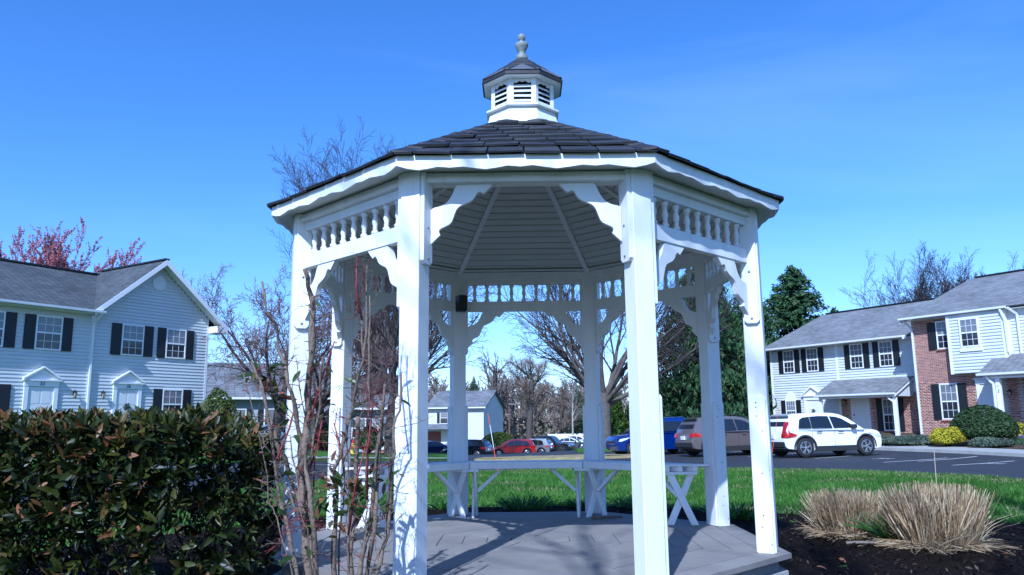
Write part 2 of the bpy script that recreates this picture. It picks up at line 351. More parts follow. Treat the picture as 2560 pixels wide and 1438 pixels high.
# ground to the horizon
rr = np.r_[0, np.geomspace(3, 1500, 60)]; tt = np.linspace(0, 2 * math.pi, 97)[:-1]
gv = [(0.0, 30.0)] + [(r * math.cos(t), 30 + r * math.sin(t)) for r in rr[1:] for t in tt]
ga = np.array(gv); gd = np.hypot(ga[:, 0], ga[:, 1] - 30); gzv = np.where(gd < 180, G(ga[:, 0], ga[:, 1]), 0)
for i in np.where(gd >= 180)[0]:
    q = ga[i] - (0, 30); q = q / np.linalg.norm(q) * 180 + (0, 30); gzv[i] = gz(*q)
gf = [(0, 1 + j, 1 + (j + 1) % 96) for j in range(96)] + [(1 + k * 96 + j, 1 + (k + 1) * 96 + j, 1 + (k + 1) * 96 + (j + 1) % 96, 1 + k * 96 + (j + 1) % 96) for k in range(len(rr) - 2) for j in range(96)]
me = bpy.data.meshes.new('ground'); me.from_pydata([(p[0], p[1], z - 0.32) for p, z in zip(ga, gzv)], [], gf); me.materials.append(M['ground']); me.update()
tag(link('ground', me), kind='structure')
ROAD = [(-30, -30), (40, -30), (40, 20), (18, 60), (16, 125), (-12, 125), (-20, 70), (-26, 30), (-32, 0)]
drape('road', ROAD, 2.0, -KERB, M['asphalt'])
LAWN = [(-7.2, -20), (12.5, -20), (11.2, 2), (10.2, 8.2), (9.0, 10.9), (7.4, 12.7), (5.4, 13.9), (3.0, 14.7), (0.6, 15.0), (-1.4, 14.4), (-3.0, 13.2), (-4.3, 11.4), (-5.3, 8.8), (-6.0, 5.0), (-6.8, -2)]
drape('lawn', LAWN, 0.5, 0.0, M['lawn'], skirt=0.13)
# left yard, right yard, far strips
LEFT = [(-10.6, 24.2), (-3.3, 32.6), (-3.6, 38), (-9.5, 60), (-26, 66), (-60, 60), (-60, 10), (-20, 12)]
drape('lawn_left', LEFT, 1.5, 0.0, M['lawn'], skirt=0.13)
RWALK = [(18.1, 20.6), (19.7, 21.2), (17.5, 29.2), (15.2, 33.6), (13.4, 33.0), (15.7, 28.6), (17.2, 24.2)]
RIGHT = [(19.7, 21.2), (60, 10), (60, 60), (14, 60), (12.2, 38), (15.2, 33.6), (17.5, 29.2)]
drape('planting_bed_right', RIGHT, 1.5, 0.0, M['soil'], skirt=0.13)
for i in range(3):      # pavement beside the right lot, one slab run per stretch
    a, b = [((18.1, 20.6), (17.0, 24.6)), ((17.0, 24.6), (15.6, 28.8)), ((15.6, 28.8), (13.3, 33.2))][i]
    n = nrm(np.array([b[1] - a[1], -(b[0] - a[0])])) * 1.7
    drape('pavement' if i == 0 else 'pavement_%s' % 'bc'[i - 1], [a, (a[0] + n[0], a[1] + n[1]), (b[0] + n[0], b[1] + n[1]), b][::1], 0.8, 0.025, M['concrete'], skirt=0.17)
for i, (a, b) in enumerate([((-10.6, 24.2), (-7.0, 28.3)), ((-7.0, 28.3), (-3.3, 32.6))]):
    n = nrm(np.array([-(b[1] - a[1]), b[0] - a[0]])) * 0.7
    drape('kerb_left' if i == 0 else 'kerb_left_end', [(a[0] - .02, a[1]), b, (b[0] + n[0], b[1] + n[1]), (a[0] + n[0], a[1] + n[1])], 0.8, 0.02, M['concrete'], skirt=0.16)
drape('dry_grass_strip', [(-2.2, 30.4), (1.5, 29.8), (5.2, 29.2), (5.6, 30.6), (3.2, 33.4), (0, 34.6), (-2.0, 34.0)], 0.6, 0.02, M['dry_grass'], skirt=0.14, bumpy=0.015)
drape('far_bank', [(-16, 62), (-5.2, 62.5), (-5.8, 66), (-16, 68)], 0.8, 0.35, M['dry_grass'], skirt=0.6, bumpy=0.03)
drape('tree_island', [(3.2, 39.6), (5.6, 38.2), (9, 42), (11, 50), (9, 56), (5.4, 56), (3.4, 46)], 1.0, 0.02, M['lawn'], skirt=0.14)
drape('far_yard', [(12, 52), (40, 52), (40, 110), (14, 110)], 3.0, 0.0, M['lawn'], skirt=0.2)
drape('far_field', [(-90, 84), (-13, 84), (-5, 116), (20, 118), (70, 116), (70, 190), (-90, 190)], 6.0, 0.02, M['ground'], skirt=0.2)
BED = [(-4.6, -6.0), (2.4, -6.2), (5.6, -3.6), (7.0, -0.6), (6.4, 1.6), (4.6, 2.2), (2.9, 2.6), (2.4, 3.6), (0.6, 4.35), (-1.0, 4.2), (-2.3, 3.2), (-2.9, 1.8), (-5.2, -0.4), (-6.2, -3.0)]
drape('mulch_bed', BED, 0.14, 0.02, M['mulch'], bumpy=0.011)
def line(a, b, w=0.10):
    a = np.array(a); b = np.array(b); n = nrm(np.array([-(b - a)[1], (b - a)[0]])) * w / 2
    return drape('parking_line', [tuple(a - n), tuple(b - n), tuple(b + n), tuple(a + n)], 0.7, -KERB + 0.009, M['paint_line'])
_lx = np.array([math.cos(R_(40)), math.sin(R_(40))])
for k, (x, y) in enumerate([(10.8, 23.3), (11.6, 19.6), (13.0, 20.2), (12.6, 17.4), (9.2, 26.4), (7.2, 29.2), (14.6, 15.4)]):
    line((x, y), (x + _lx[0] * 4.6, y + _lx[1] * 4.3))
for x, y in ((12.4, 22.3), (14.0, 18.4), (10.6, 25.0), (15.2, 17.6), (8.6, 28.2)):
    line((x, y), (x + .9, y + .15)); line((x + .55, y - .22), (x + .45, y + .4))
for x, y in ((1.5, 60), (4.5, 62), (7.5, 64.5), (6.5, 52), (-12.5, 20.5), (-14, 18), (-9.5, 23.0)):
    line((x, y), (x + 4.4, y + 1.6))
# ------------------------------------------------------------------ the gazebo (deck top at z = 0)
GZ = thing('gazebo', 'white octagonal wooden gazebo with dark shingle roof and louvred cupola', 'gazebo')
A8 = [22.5 + 45 * k for k in range(8)]            # post angles, from the front (-y) towards +x
def rad(a): a = R_(a); return np.array([math.sin(a), -math.cos(a)])
def tan_(a): a = R_(a); return np.array([math.cos(a), math.sin(a)])
RP, HP = 1.736, 0.064                             # post circle, half a post
C8 = math.cos(R_(22.5)); T8 = math.tan(R_(22.5))
def sector_pt(k, ap, s, z):
    """point on the side whose middle looks along angle 45*k: ap = apothem, s = offset along the side"""
    r, t = rad(45 * k), tan_(45 * k); q = r * ap + t * s; return (q[0], q[1], z)
# deck
ap_d = 1.89 * C8
slab = MB(); slab.prism([tuple(rad(a) * 1.86) for a in A8], -0.36, -0.115, lambda a, b, d: (a, b, d)); slab.build('concrete_pad', M['concrete'], GZ)
dk = MB(); dk.prism([tuple(rad(a) * 1.80) for a in A8], -0.115, -0.032, lambda a, b, d: (a, b, d)); deck = dk.build('deck', M['deck_edge'], GZ)
NB = 9; bw = (ap_d - 0.13) / NB
hub = MB(); hub.prism([tuple(rad(a) * (0.13 / C8 - 0.006)) for a in A8], -0.03, 0.0, lambda a, b, d: (a, b, d)); hub.build('deck_board', M['deck'], deck)
for k in range(8):
    for i in range(NB):
        a0 = 0.13 + i * bw + 0.003; a1 = 0.13 + (i + 1) * bw - 0.003; e = 0.004; dz = rnd.uniform(-0.0015, 0.0015)
        b = MB(); pts = [sector_pt(k, a0, -a0 * T8 + e, 0), sector_pt(k, a0, a0 * T8 - e, 0), sector_pt(k, a1, a1 * T8 - e, 0), sector_pt(k, a1, -a1 * T8 + e, 0)]
        top = [(x, y, dz) for x, y, _ in pts]; bot = [(x, y, -0.031) for x, y, _ in pts]
        b.add(bot + top, [(0, 1, 2, 3), (7, 6, 5, 4), (0, 4, 5, 1), (1, 5, 6, 2), (2, 6, 7, 3), (3, 7, 4, 0)]); b.build('deck_board', M['deck'], deck, fix=True)
# posts with their boards
ZH = 2.362                                        # soffit height
def chamf(w, z0, z1, c, ends):
    lo = [(-w / 2, z0 + c), (-w / 2 + c, z0), (w / 2 - c, z0), (w / 2, z0 + c)] if 'b' in ends else [(-w / 2, z0), (w / 2, z0)]
    hi = [(w / 2, z1 - c), (w / 2 - c, z1), (-w / 2 + c, z1), (-w / 2, z1 - c)] if 't' in ends else [(w / 2, z1), (-w / 2, z1)]
    return lo + hi
BACKS = (3, 4, 5)                                  # sides that carry a bench
for k in range(8):
    a = A8[k]; r, t = rad(a), tan_(a); c = r * RP
    fr = lambda p, q, d, c=c, r=r, t=t: (c[0] + r[0] * p + t[0] * d, c[1] + r[1] * p + t[1] * d, q)
    b = MB(); b.prism([(-HP, 0.0015), (HP, 0.0015), (HP, ZH), (-HP, ZH)], -HP, HP, fr); post = b.build('post', M['white'], GZ, bevel=0.004, fix=True)
    for sd in (-1, 1):                             # sd -1: towards side k, +1: towards side k+1
        side = (k if sd < 0 else k + 1) % 8; front = side == 0
        d0, d1 = (HP + 0.0005, HP + 0.026) if sd > 0 else (-HP - 0.026, -HP - 0.0005)
        zb = 1.80 if front else 1.535
        b = MB(); b.prism(chamf(0.104, zb, ZH - 0.005, 0.02, 'b'), d0, d1, fr); b.build('side_board', M['white'], post, bevel=0.002, fix=True)
        face = d1 if sd > 0 else d0
        for zz in ((zb + 0.035, zb + 0.22) if front else (zb + 0.035, 1.90)):
            b = MB(); b.lathe([(0.008, 0), (0.008, 0.004), (0.004, 0.007)], 8); o = b.build('bolt', M['bolt'], post)
            n3 = Vector((t[0] * sd, t[1] * sd, 0)); o.matrix_local = Matrix.Translation(Vector(fr(0, zz, face))) @ n3.to_track_quat('Z', 'Y').to_matrix().to_4x4()
        if not front:
            b = MB(); b.prism(chamf(0.104, 0.002, 1.03, 0.02, 't'), d0, d1, fr); b.build('base_board', M['white'], post, bevel=0.002, fix=True)
            for zz, pp in ((0.06, 0.03), (0.17, -0.01), (0.245, 0.0), (0.52, 0.012), (0.80, 0.02), (0.90, -0.012), (0.96, -0.01), (0.99, -0.01)):
                b = MB(); b.lathe([(0.0042 + rnd.random() * 0.002, -0.001), (0.0042, 0.0012)], 8); o = b.build('screw_hole', M['hole'], post)
                o.matrix_local = Matrix.Translation(Vector(fr(pp + rnd.uniform(-.01, .01), zz, face))) @ Vector((t[0] * sd, t[1] * sd, 0)).to_track_quat('Z', 'Y').to_matrix().to_4x4()
# headers, spindle rails, spindles, brackets
apc = RP * C8; half = RP * math.sin(R_(22.5)) - HP * 0.98
BR = [(0.0, 0.365), (0.057, 0.31), (0.050, 0.300), (0.0475, 0.287), (0.052, 0.277), (0.064, 0.269), (0.090, 0.257), (0.110, 0.246), (0.123, 0.232), (0.131, 0.212), (0.140, 0.186), (0.150, 0.160), (0.162, 0.143), (0.178, 0.131), (0.200, 0.122), (0.221, 0.113), (0.240, 0.102), (0.255, 0.089), (0.267, 0.068), (0.278, 0.052), (0.292, 0.046), (0.305, 0.051), (0.318, 0.057), (0.373, 0.0),
      (0.16, 0.0), (0.150, 0.012), (0.139, 0.030), (0.131, 0.052), (0.120, 0.076), (0.104, 0.100), (0.084, 0.120), (0.062, 0.132), (0.040, 0.139), (0.020, 0.143), (0.008, 0.150), (0.0, 0.160)]
spin = MB(); h0, h1 = 2.064, 2.232; H = h1 - h0
spin.lathe([(0.0, 0), (0.024, 0.0), (0.024, 0.020), (0.017, 0.026), (0.013, 0.036), (0.019, 0.043), (0.0125, 0.050), (0.020, 0.072), (0.021, 0.082), (0.017, 0.106), (0.013, 0.122), (0.0185, 0.129), (0.0125, 0.136), (0.023, 0.144), (0.024, 0.168), (0, 0.168)], 12)
spin_me = spin.mesh('spindle', M['white'], True)
for k in range(8):
    front = k == 0; r, t = rad(45 * k), tan_(45 * k)
    fr = lambda s, z, d, r=r, t=t: (r[0] * (apc + d) + t[0] * s, r[1] * (apc + d) + t[1] * s, z)
    hl = half + 0.03
    b = MB(); b.prism([(-hl, 2.293), (hl, 2.293), (hl, 2.3555), (-hl, 2.3555)], -0.05, 0.05, fr); head = b.build('header', M['white'], GZ, bevel=0.003, fix=True)
    b = MB(); b.prism([(-hl + .002, 2.296), (hl - .002, 2.296), (hl - .002, 2.322), (-hl + .002, 2.322)], 0.051, 0.062, fr); b.build('trim', M['white'], head, fix=True)
    zt = 2.2925
    if not front:
        b = MB(); b.prism([(-hl, 2.233), (hl, 2.233), (hl, 2.2925), (-hl, 2.2925)], -0.028, 0.032, fr); b.build('spindle_head', M['white'], GZ, bevel=0.002, fix=True)
        b = MB(); b.prism([(-hl, 1.963), (hl, 1.963), (hl, 2.063), (-hl, 2.063)], -0.026, 0.026, fr); b.build('spindle_rail', M['white'], GZ, bevel=0.003, fix=True)
        for i in range(9):
            s = (-4 + i) * 0.1235; o = link('spindle', spin_me, GZ); o.location = fr(s, h0, 0); o.rotation_euler = (0, 0, rnd.uniform(0, 0.5))
        zt = 1.9625
    for sg in (-1, 1):
        e = half - 0.034
        b = MB(); b.prism([(sg * (e - u), zt - v) for u, v in BR], -0.019, 0.019, fr); b.build('bracket', M['white'], GZ, fix=True)
# soffit, scalloped fascia
RF = 1.960; apf = RF * C8; hf = RF * math.sin(R_(22.5))
SC = [(0, 0), (.04, .018), (.083, .028), (.125, .020), (.16, .010), (.185, .012), (.205, .0155), (.23, .013), (.26, .010), (.30, .019), (.345, .028), (.39, .019), (.43, .007), (.455, .010), (.48, .0145), (.505, .010), (.53, .007), (.575, .018), (.62, .028), (.67, .019), (.72, .008), (.745, .011), (.77, .0145), (.795, .011), (.82, .008), (.87, .019), (.92, .028), (.965, .016), (1, 0)]
for k in range(8):
    r, t = rad(45 * k), tan_(45 * k); fr = lambda s, z, d, r=r, t=t: (r[0] * (apf + d) + t[0] * s, r[1] * (apf + d) + t[1] * s, z)
    w = lambda d: (apf + d) * T8
    # soffit panel
    b = MB(); a0, a1 = apc - 0.10, apf - 0.022
    q = [sector_pt(k, a0, -a0 * T8 + .001, 0), sector_pt(k, a0, a0 * T8 - .001, 0), sector_pt(k, a1, a1 * T8 - .001, 0), sector_pt(k, a1, -a1 * T8 + .001, 0)]
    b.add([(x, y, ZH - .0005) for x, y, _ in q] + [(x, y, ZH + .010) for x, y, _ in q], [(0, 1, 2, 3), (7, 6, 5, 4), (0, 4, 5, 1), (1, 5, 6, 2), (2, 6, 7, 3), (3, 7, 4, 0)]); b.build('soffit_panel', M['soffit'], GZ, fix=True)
    # fascia: mitred scalloped board
    b = MB(); n = len(SC); vs = []
    for d in (0.0, -0.02):
        for s, dip in SC: vs.append(fr((2 * s - 1) * w(d), 2.352 - dip, d))
        for s, dip in SC: vs.append(fr((2 * s - 1) * w(d), 2.412, d))
    fs = []
    for i in range(n - 1):
        fs += [(i, i + 1, n + i + 1, n + i), (3 * n + i, 3 * n + i + 1, 2 * n + i + 1, 2 * n + i), (2 * n + i, 2 * n + i + 1, i + 1, i), (n + i, n + i + 1, 3 * n + i + 1, 3 * n + i)]
    fs += [(0, n, 3 * n, 2 * n), (n - 1, 3 * n - 1, 4 * n - 1, 2 * n - 1)]
    b.add(vs, fs); b.build('fascia', M['white'], GZ, fix=True)
# roof deck, ceiling boards and hip battens, shingles
ap1, z1_ = 0.275, 3.215; ap0, z0_ = apf - 0.002, 2.414; slope = (z1_ - z0_) / (ap0 - ap1); ca = 1 / math.hypot(1, slope); sa = slope * ca
nsh = 0
cap_stuff = MB()
shw = 0.215
for k in range(8):
    r, t = rad(45 * k), tan_(45 * k)
    def rp(ap, s, up, r=r, t=t):
        """point on the roof plane at apothem ap, offset s, lifted up along its normal"""
        z = z0_ + (ap0 - ap) * slope; q = r * (ap + up * sa) + t * s; return (q[0], q[1], z + up * ca)
    b = MB(); q = [rp(ap0, -ap0 * T8, 0), rp(ap0, ap0 * T8, 0), rp(ap1, ap1 * T8, 0), rp(ap1, -ap1 * T8, 0)]; q2 = [rp(ap0, -ap0 * T8, -.006), rp(ap0, ap0 * T8, -.006), rp(ap1, ap1 * T8, -.006), rp(ap1, -ap1 * T8, -.006)]
    b.add(q + q2, [(0, 1, 2, 3), (7, 6, 5, 4), (0, 4, 5, 1), (1, 5, 6, 2), (2, 6, 7, 3), (3, 7, 4, 0)]); roof = b.build('roof_panel', M['black'], GZ, fix=True)
    # ceiling boards
    cb0, cb1, nb = apc - 0.052, 0.20, 19
    def cl(ap, s, up, r=r, t=t): q = r * ap + t * s; return (q[0], q[1], 2.372 + (apc - 0.052 - ap) * 0.575 + up)
    for i in range(nb):
        a0 = cb0 - (cb0 - cb1) * i / nb; a1 = cb0 - (cb0 - cb1) * (i + 1) / nb + 0.006
        q = [cl(a0, -a0 * T8 + .006, 0.0), cl(a0, a0 * T8 - .006, 0.0), cl(a1, a1 * T8 - .006, -.007), cl(a1, -a1 * T8 + .006, -.007)]
        q2 = [cl(a0, -a0 * T8 + .006, .010), cl(a0, a0 * T8 - .006, .010), cl(a1, a1 * T8 - .006, .010), cl(a1, -a1 * T8 + .006, .010)]
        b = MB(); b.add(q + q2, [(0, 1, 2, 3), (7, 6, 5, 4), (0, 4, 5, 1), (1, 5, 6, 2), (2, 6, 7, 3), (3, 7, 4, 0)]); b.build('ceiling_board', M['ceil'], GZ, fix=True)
    b = MB(); b.bar(cl(cb0, cb0 * T8, -.022), cl(0.21, 0.21 * T8, -.022), 0.046, 0.024, up=(0, 0, 1)); b.build('ceiling_batten', M['white'], GZ)
    # shingles, course by course from the eave up
    L = (ap0 - ap1) / ca; rows = 9; ex = L / rows; part = k in (0, 1, 7, 2, 6)
    for i in range(rows):
        a_lo = ap0 + (0.030 if i == 0 else 0.0) * ca - i * ex * ca; a_hi = max(a_lo - (ex * 1.85) * ca, ap1 - .01)
        hw = a_lo * T8; off = (0.0 if i % 2 else 0.5) * shw; s = -hw - off
        while s < hw:
            g = 0.004; s0, s1 = max(s + g, -hw + .001), min(s + shw - g + rnd.uniform(-.004, .004), hw - .001); s += shw
            if s1 - s0 < 0.02: continue
            lift = (-.008 if i == 0 else 0.002) + rnd.uniform(0, 0.009); drop = rnd.uniform(-.010, .010) * (.3 if i == 0 else 1); th = 0.010 + rnd.uniform(0, 0.008); tw = rnd.uniform(-.007, .007)
            hh = a_hi * T8; t0, t1 = max(s0, -hh), min(s1, hh)
            if t1 - t0 < 0.004: t0 = t1 = min(max((s0 + s1) / 2, -hh), hh); t0 -= .002; t1 += .002
            al = a_lo - drop
            v = [rp(al, s0, 0.014 + lift), rp(al, s1, 0.014 + lift + tw), rp(a_hi, t1, 0.003), rp(a_hi, t0, 0.003)]
            v += [rp(al, s0, 0.014 + lift + th), rp(al, s1, 0.014 + lift + th + tw), rp(a_hi, t1, 0.010), rp(a_hi, t0, 0.010)]
            fs = [(0, 1, 2, 3), (7, 6, 5, 4), (0, 4, 5, 1), (1, 5, 6, 2), (2, 6, 7, 3), (3, 7, 4, 0)]
            if part and nsh < 296:
                b = MB(); b.add(v, fs); b.build('shingle', M['shingle'], roof, fix=True); nsh += 1
            else: cap_stuff.add(v, fs)
    # hip cap shingles
    nh = 11
    for i in range(nh):
        f0, f1 = i / nh, min((i + 1.35) / nh, 1); A0 = ap0 + .02 - (ap0 - ap1) * f0; A1 = ap0 - (ap0 - ap1) * f1
        v = []
        for A, u in ((A0, .026), (A1, .018)):
            m3 = np.array(rp(A, A * T8, u + .012)); l3 = np.array(rp(A, A * T8 - .085, u)); kk = (k + 1) % 8
            r2, t2 = rad(45 * kk), tan_(45 * kk); z = z0_ + (ap0 - A) * slope; q = r2 * (A + u * sa) + t2 * (-A * T8 + .085); r3 = np.array((q[0], q[1], z + u * ca))
            v += [tuple(l3), tuple(m3), tuple(r3)]
        cap_stuff.add(v + [(x, y, z - .014) for x, y, z in v], [(0, 1, 4, 3), (1, 2, 5, 4), (6, 9, 10, 7), (7, 10, 11, 8), (0, 6, 7, 1), (1, 7, 8, 2), (0, 3, 9, 6), (2, 8, 11, 5)])
tag(cap_stuff.build('roof_shingles', M['shingle'], GZ, fix=True), kind='stuff')
# cupola
CU = MB(); CU.lathe([(0.33, 3.19), (0.283, 3.352)], 8, ph=R_(22.5)); cup = CU.build('cupola', M['cupola_white'], GZ)
b = MB(); b.lathe([(0.302, 3.352), (0.318, 3.358), (0.318, 3.372), (0.285, 3.384)], 8, ph=R_(22.5)); b.build('sill', M['cupola_white'], cup)
b = MB(); b.lathe([(0.215, 3.384), (0.215, 3.60)], 8, ph=R_(22.5)); b.build('dark_core', M['hole'], cup)
for k in range(8):
    a = A8[k]; r = rad(a); t = tan_(a)
    b = MB(); s_ = 0.030
    b.prism([(r[0] * .270 + t[0] * s_ - r[0] * .012, r[1] * .270 + t[1] * s_ - r[1] * .012), (r[0] * .276, r[1] * .276), (r[0] * .270 - t[0] * s_ - r[0] * .012, r[1] * .270 - t[1] * s_ - r[1] * .012), (r[0] * .235, r[1] * .235)], 3.3845, 3.60, lambda x, y, d: (x, y, d)); b.build('corner_post', M['cupola_white'], cup, fix=True)
    r, t = rad(45 * k), tan_(45 * k); ap = 0.240; fr = lambda s, z, d, r=r, t=t: (r[0] * (ap + d) + t[0] * s, r[1] * (ap + d) + t[1] * s, z)
    w = 0.074
    arch = [(-w - .012, 3.60), (-w - .012, 3.556)] + [(-w + 2 * w * i / 14, 3.560 + 0.016 * math.sin(math.pi * i / 14) + 0.006 * math.cos(6 * math.pi * i / 14)) for i in range(15)] + [(w + .012, 3.556), (w + .012, 3.60)]
    b = MB(); b.prism(arch, -.006, .004, fr); b.build('arched_head', M['cupola_white'], cup, fix=True)
    b = MB(); b.prism([(-w - .012, 3.385), (w + .012, 3.385), (w + .012, 3.397), (-w - .012, 3.397)], -.012, .004, fr); b.build('bottom_rail', M['cupola_white'], cup, fix=True)
    for i in range(4):
        zc = 3.412 + i * 0.041; tl = rnd.uniform(-.002, .002)
        b = MB(); b.add([fr(-w, zc - .012 + tl, .008), fr(w, zc - .012 - tl, .008), fr(w, zc + .016 - tl, -.022), fr(-w, zc + .016 + tl, -.022), fr(-w, zc - .005 + tl, .010), fr(w, zc - .005 - tl, .010), fr(w, zc + .023 - tl, -.020), fr(-w, zc + .023 + tl, -.020)],
              [(0, 1, 2, 3), (7, 6, 5, 4), (0, 4, 5, 1), (1, 5, 6, 2), (2, 6, 7, 3), (3, 7, 4, 0)]); b.build('louvre', M['cupola_white'], cup, fix=True)
b = MB(); b.lathe([(0.24, 3.600), (0.342, 3.600), (0.342, 3.612)], 8, ph=R_(22.5)); b.build('eave_panel', M['cupola_white'], cup)
b = MB(); b.lathe([(0.350, 3.603), (0.356, 3.603), (0.358, 3.626), (0.0, 3.895)], 8, ph=R_(22.5)); crf = b.build('cupola_roof', M['shingle'], cup)
czs = lambda ap: 3.628 + (0.358 * C8 - ap) * (3.895 - 3.626) / (0.358 * C8)
for k in range(8):
    r, t = rad(45 * k), tan_(45 * k)
    for i, (a0, a1) in enumerate(((0.345, 0.20), (0.215, 0.09), (0.115, 0.03))):
        a0 = min(a0, .345) * C8 + .006; a1 *= C8; u0 = 0.016 + rnd.uniform(0, .004); dz = rnd.uniform(-.004, .004)
        def cp(ap, s, up): q = r * ap + t * s; return (q[0], q[1], czs(ap) + up)
        for sg in (-1, 1):
            wl_ = a0 * T8; cut = wl_ * .02 if i else wl_ * .80
            if i == 0: v = [cp(a0, sg * wl_, u0), cp(a0, sg * cut, u0), cp(a1, 0.003 * sg, .012), cp(a1, sg * a1 * T8, .012)]
            else: v = [cp(a0, sg * wl_, u0), cp(a0, sg * cut, u0 + dz * .3), cp(a1, 0.002 * sg, .012), cp(a1, sg * a1 * T8, .012)]
            b = MB(); b.add(v + [(x, y, z - .011) for x, y, z in v], [(0, 1, 2, 3), (7, 6, 5, 4), (0, 4, 5, 1), (1, 5, 6, 2), (2, 6, 7, 3), (3, 7, 4, 0)]); b.build('cupola_shingle', M['shingle'], cup, fix=True)
    b = MB(); wl_ = .345 * C8 * T8 * .84; v = [cp(.345 * C8 + .004, -wl_, .008), cp(.345 * C8 + .004, wl_, .008), cp(.195 * C8, 0, .0095)]; b.add(v, [(0, 1, 2)]); b.build('flashing', M['flashing'], cup)
b = MB(); b.lathe([(0.046, 3.868), (0.050, 3.880), (0.050, 3.908), (0.042, 3.914), (0.030, 3.922), (0.026, 3.934), (0.036, 3.952), (0.050, 3.985), (0.057, 4.008), (0.054, 4.018), (0.034, 4.024), (0.022, 4.032), (0.019, 4.042), (0.026, 4.050), (0.031, 4.062), (0.0325, 4.076), (0.030, 4.090), (0.022, 4.102), (0.010, 4.109), (0.0, 4.110)], 16); b.build('finial', M['finial'], cup, smooth=True)

# ------------------------------------------------------------------ benches
BG = 'benches built round the back of the gazebo'
def xleg(parent, p, along, across, span, z0, z1):
    """two crossed boards in the plane of `across`, standing at p (deck level)"""
    p = np.array(p, float); al = np.array([along[0], along[1], 0]); ac = np.array([across[0], across[1], 0])
    for sg, off in ((1, 0.011), (-1, -0.012)):
        b = MB(); w = 0.062
        q = [(-span / 2 * sg - w / 2, z0), (-span / 2 * sg + w / 2, z0), (span / 2 * sg * .88 + w / 2, z1), (span / 2 * sg * .88 - w / 2, z1)]
        b.prism(q, off - .011, off + .010, lambda s, z, d: tuple(p + ac * s + al * d + np.array([0, 0, z]))); b.build('leg', M['white'], parent, bevel=0.002, fix=True)
AI, AO = 1.265, 1.540; ZS = 0.505
def bench(k, label):
    """seat along side k between posts; ends mitred"""
    B = thing('bench', label, 'bench', (0, 0, 0), 0, BG); r, t = rad(45 * k), tan_(45 * k)
    if k == 4: lim = lambda ap: (-ap * T8 + .004, ap * T8 - .004)
    else:                                          # cut parallel to the x axis at y = 0.62
        def lim(ap):
            s_end = (0.62 - r[1] * ap) / t[1]
            return (s_end, ap * T8 - .004) if k == 3 else (-ap * T8 + .004, s_end)
    P = lambda ap, s, z: (r[0] * ap + t[0] * s, r[1] * ap + t[1] * s, z)
    def plank(nm, a0, a1, z0, z1):
        b = MB(); l0, l1 = lim(a0), lim(a1); q = [P(a0, l0[0], 0), P(a0, l0[1], 0), P(a1, l1[1], 0), P(a1, l1[0], 0)]
        b.add([(x, y, z0) for x, y, _ in q] + [(x, y, z1) for x, y, _ in q], [(3, 2, 1, 0), (4, 5, 6, 7), (0, 1, 5, 4), (1, 2, 6, 5), (2, 3, 7, 6), (3, 0, 4, 7)]); return b.build(nm, M['white'], B, bevel=0.003, fix=True)
    plank('front_edge', AI, AI + .028, ZS - .062, ZS - .0005)
    for i in range(3):
        a0 = AI + .031 + i * .0805; plank('seat_board', a0, a0 + .077, ZS - .018, ZS + rnd.uniform(-.001, .001))
    for i in range(2):
        a0 = AI + .085 + i * .088; plank('seat_rib', a0, a0 + .022, ZS - .060, ZS - .019)
    lm = lim((AI + AO) / 2); am = (AI + AO) / 2
    for s, sg in ((lm[0] + .09, 1), (lm[1] - .09, -1)):
        end = (k == 3 and sg == 1) or (k == 5 and sg == -1)
        if end:
            c = P(am, s, 0); al, ac = (0, 1), (1 if k == 3 else -1, 0); c = (c[0] + (0.01 if k == 3 else -.01), 0.685, 0)
        else: c = P(am, s, 0); al, ac = t, r
        b = MB(); A = np.array([al[0], al[1], 0]) * .045; Q = np.array([ac[0], ac[1], 0]) * .135; c3 = np.array(c); v = []
        for z in (ZS - .086, ZS - .063):
            for i, j in ((-1, -1), (1, -1), (1, 1), (-1, 1)): v.append(tuple(c3 + A * i + Q * j + np.array([0, 0, z])))
        b.add(v, [(3, 2, 1, 0), (4, 5, 6, 7), (0, 1, 5, 4), (1, 2, 6, 5), (2, 3, 7, 6), (3, 0, 4, 7)]); b.build('cleat', M['white'], B, fix=True)
        xleg(B, c, al, ac, 0.205, 0.002, ZS - .0865)
        b = MB(); tip = np.array(P(am, s + sg * .26, ZS - .066)); foot = c3 + np.array([t[0] * sg * .03, t[1] * sg * .03, .235]); b.bar(foot, tip, .035, .03); b.build('brace', M['white'], B)
    return B
bench(4, 'white bench along the back of the gazebo, between the other two benches')
bench(3, 'white bench at the back right of the gazebo with an open slotted end')
bench(5, 'white bench at the back left of the gazebo, behind the leafless shrub stems')
# loudspeaker on the back left post
r, t = rad(-157.5), tan_(-157.5); cpos = r * (RP - HP - .062)
SP = thing('loudspeaker', 'small black loudspeaker fixed high on the back left gazebo post', 'loudspeaker', (cpos[0], cpos[1], 2.035), R_(-157.5 + 180))
b = MB(); b.prism([(-.042, -.05), (.042, -.05), (.052, .045), (-.052, .045)], -.082, .076, lambda x, y, z: (x, y, z)); b.build('case', M['black'], SP, bevel=.008, fix=True)
b = MB(); b.prism([(-.036, -.064), (.036, -.064), (.036, .062), (-.036, .062)], -.0535, -.0500, lambda x, z, y: (x, y, z)); b.build('grille', M['shutter'], SP, fix=True)
b = MB(); b.box(-.02, .02, .045, .064, -.03, .03); b.build('mount', M['black'], SP)
# a stick on the deck
st = MB(); st.tube([(0.58, 1.10, .016), (0.70, 1.13, .018), (0.86, 1.17, .016)], [.013, .012, .009], 7); o = st.build('stick', M['stem'], None, smooth=True); tag(o, 'short brown stick lying on the gazebo deck', 'stick')
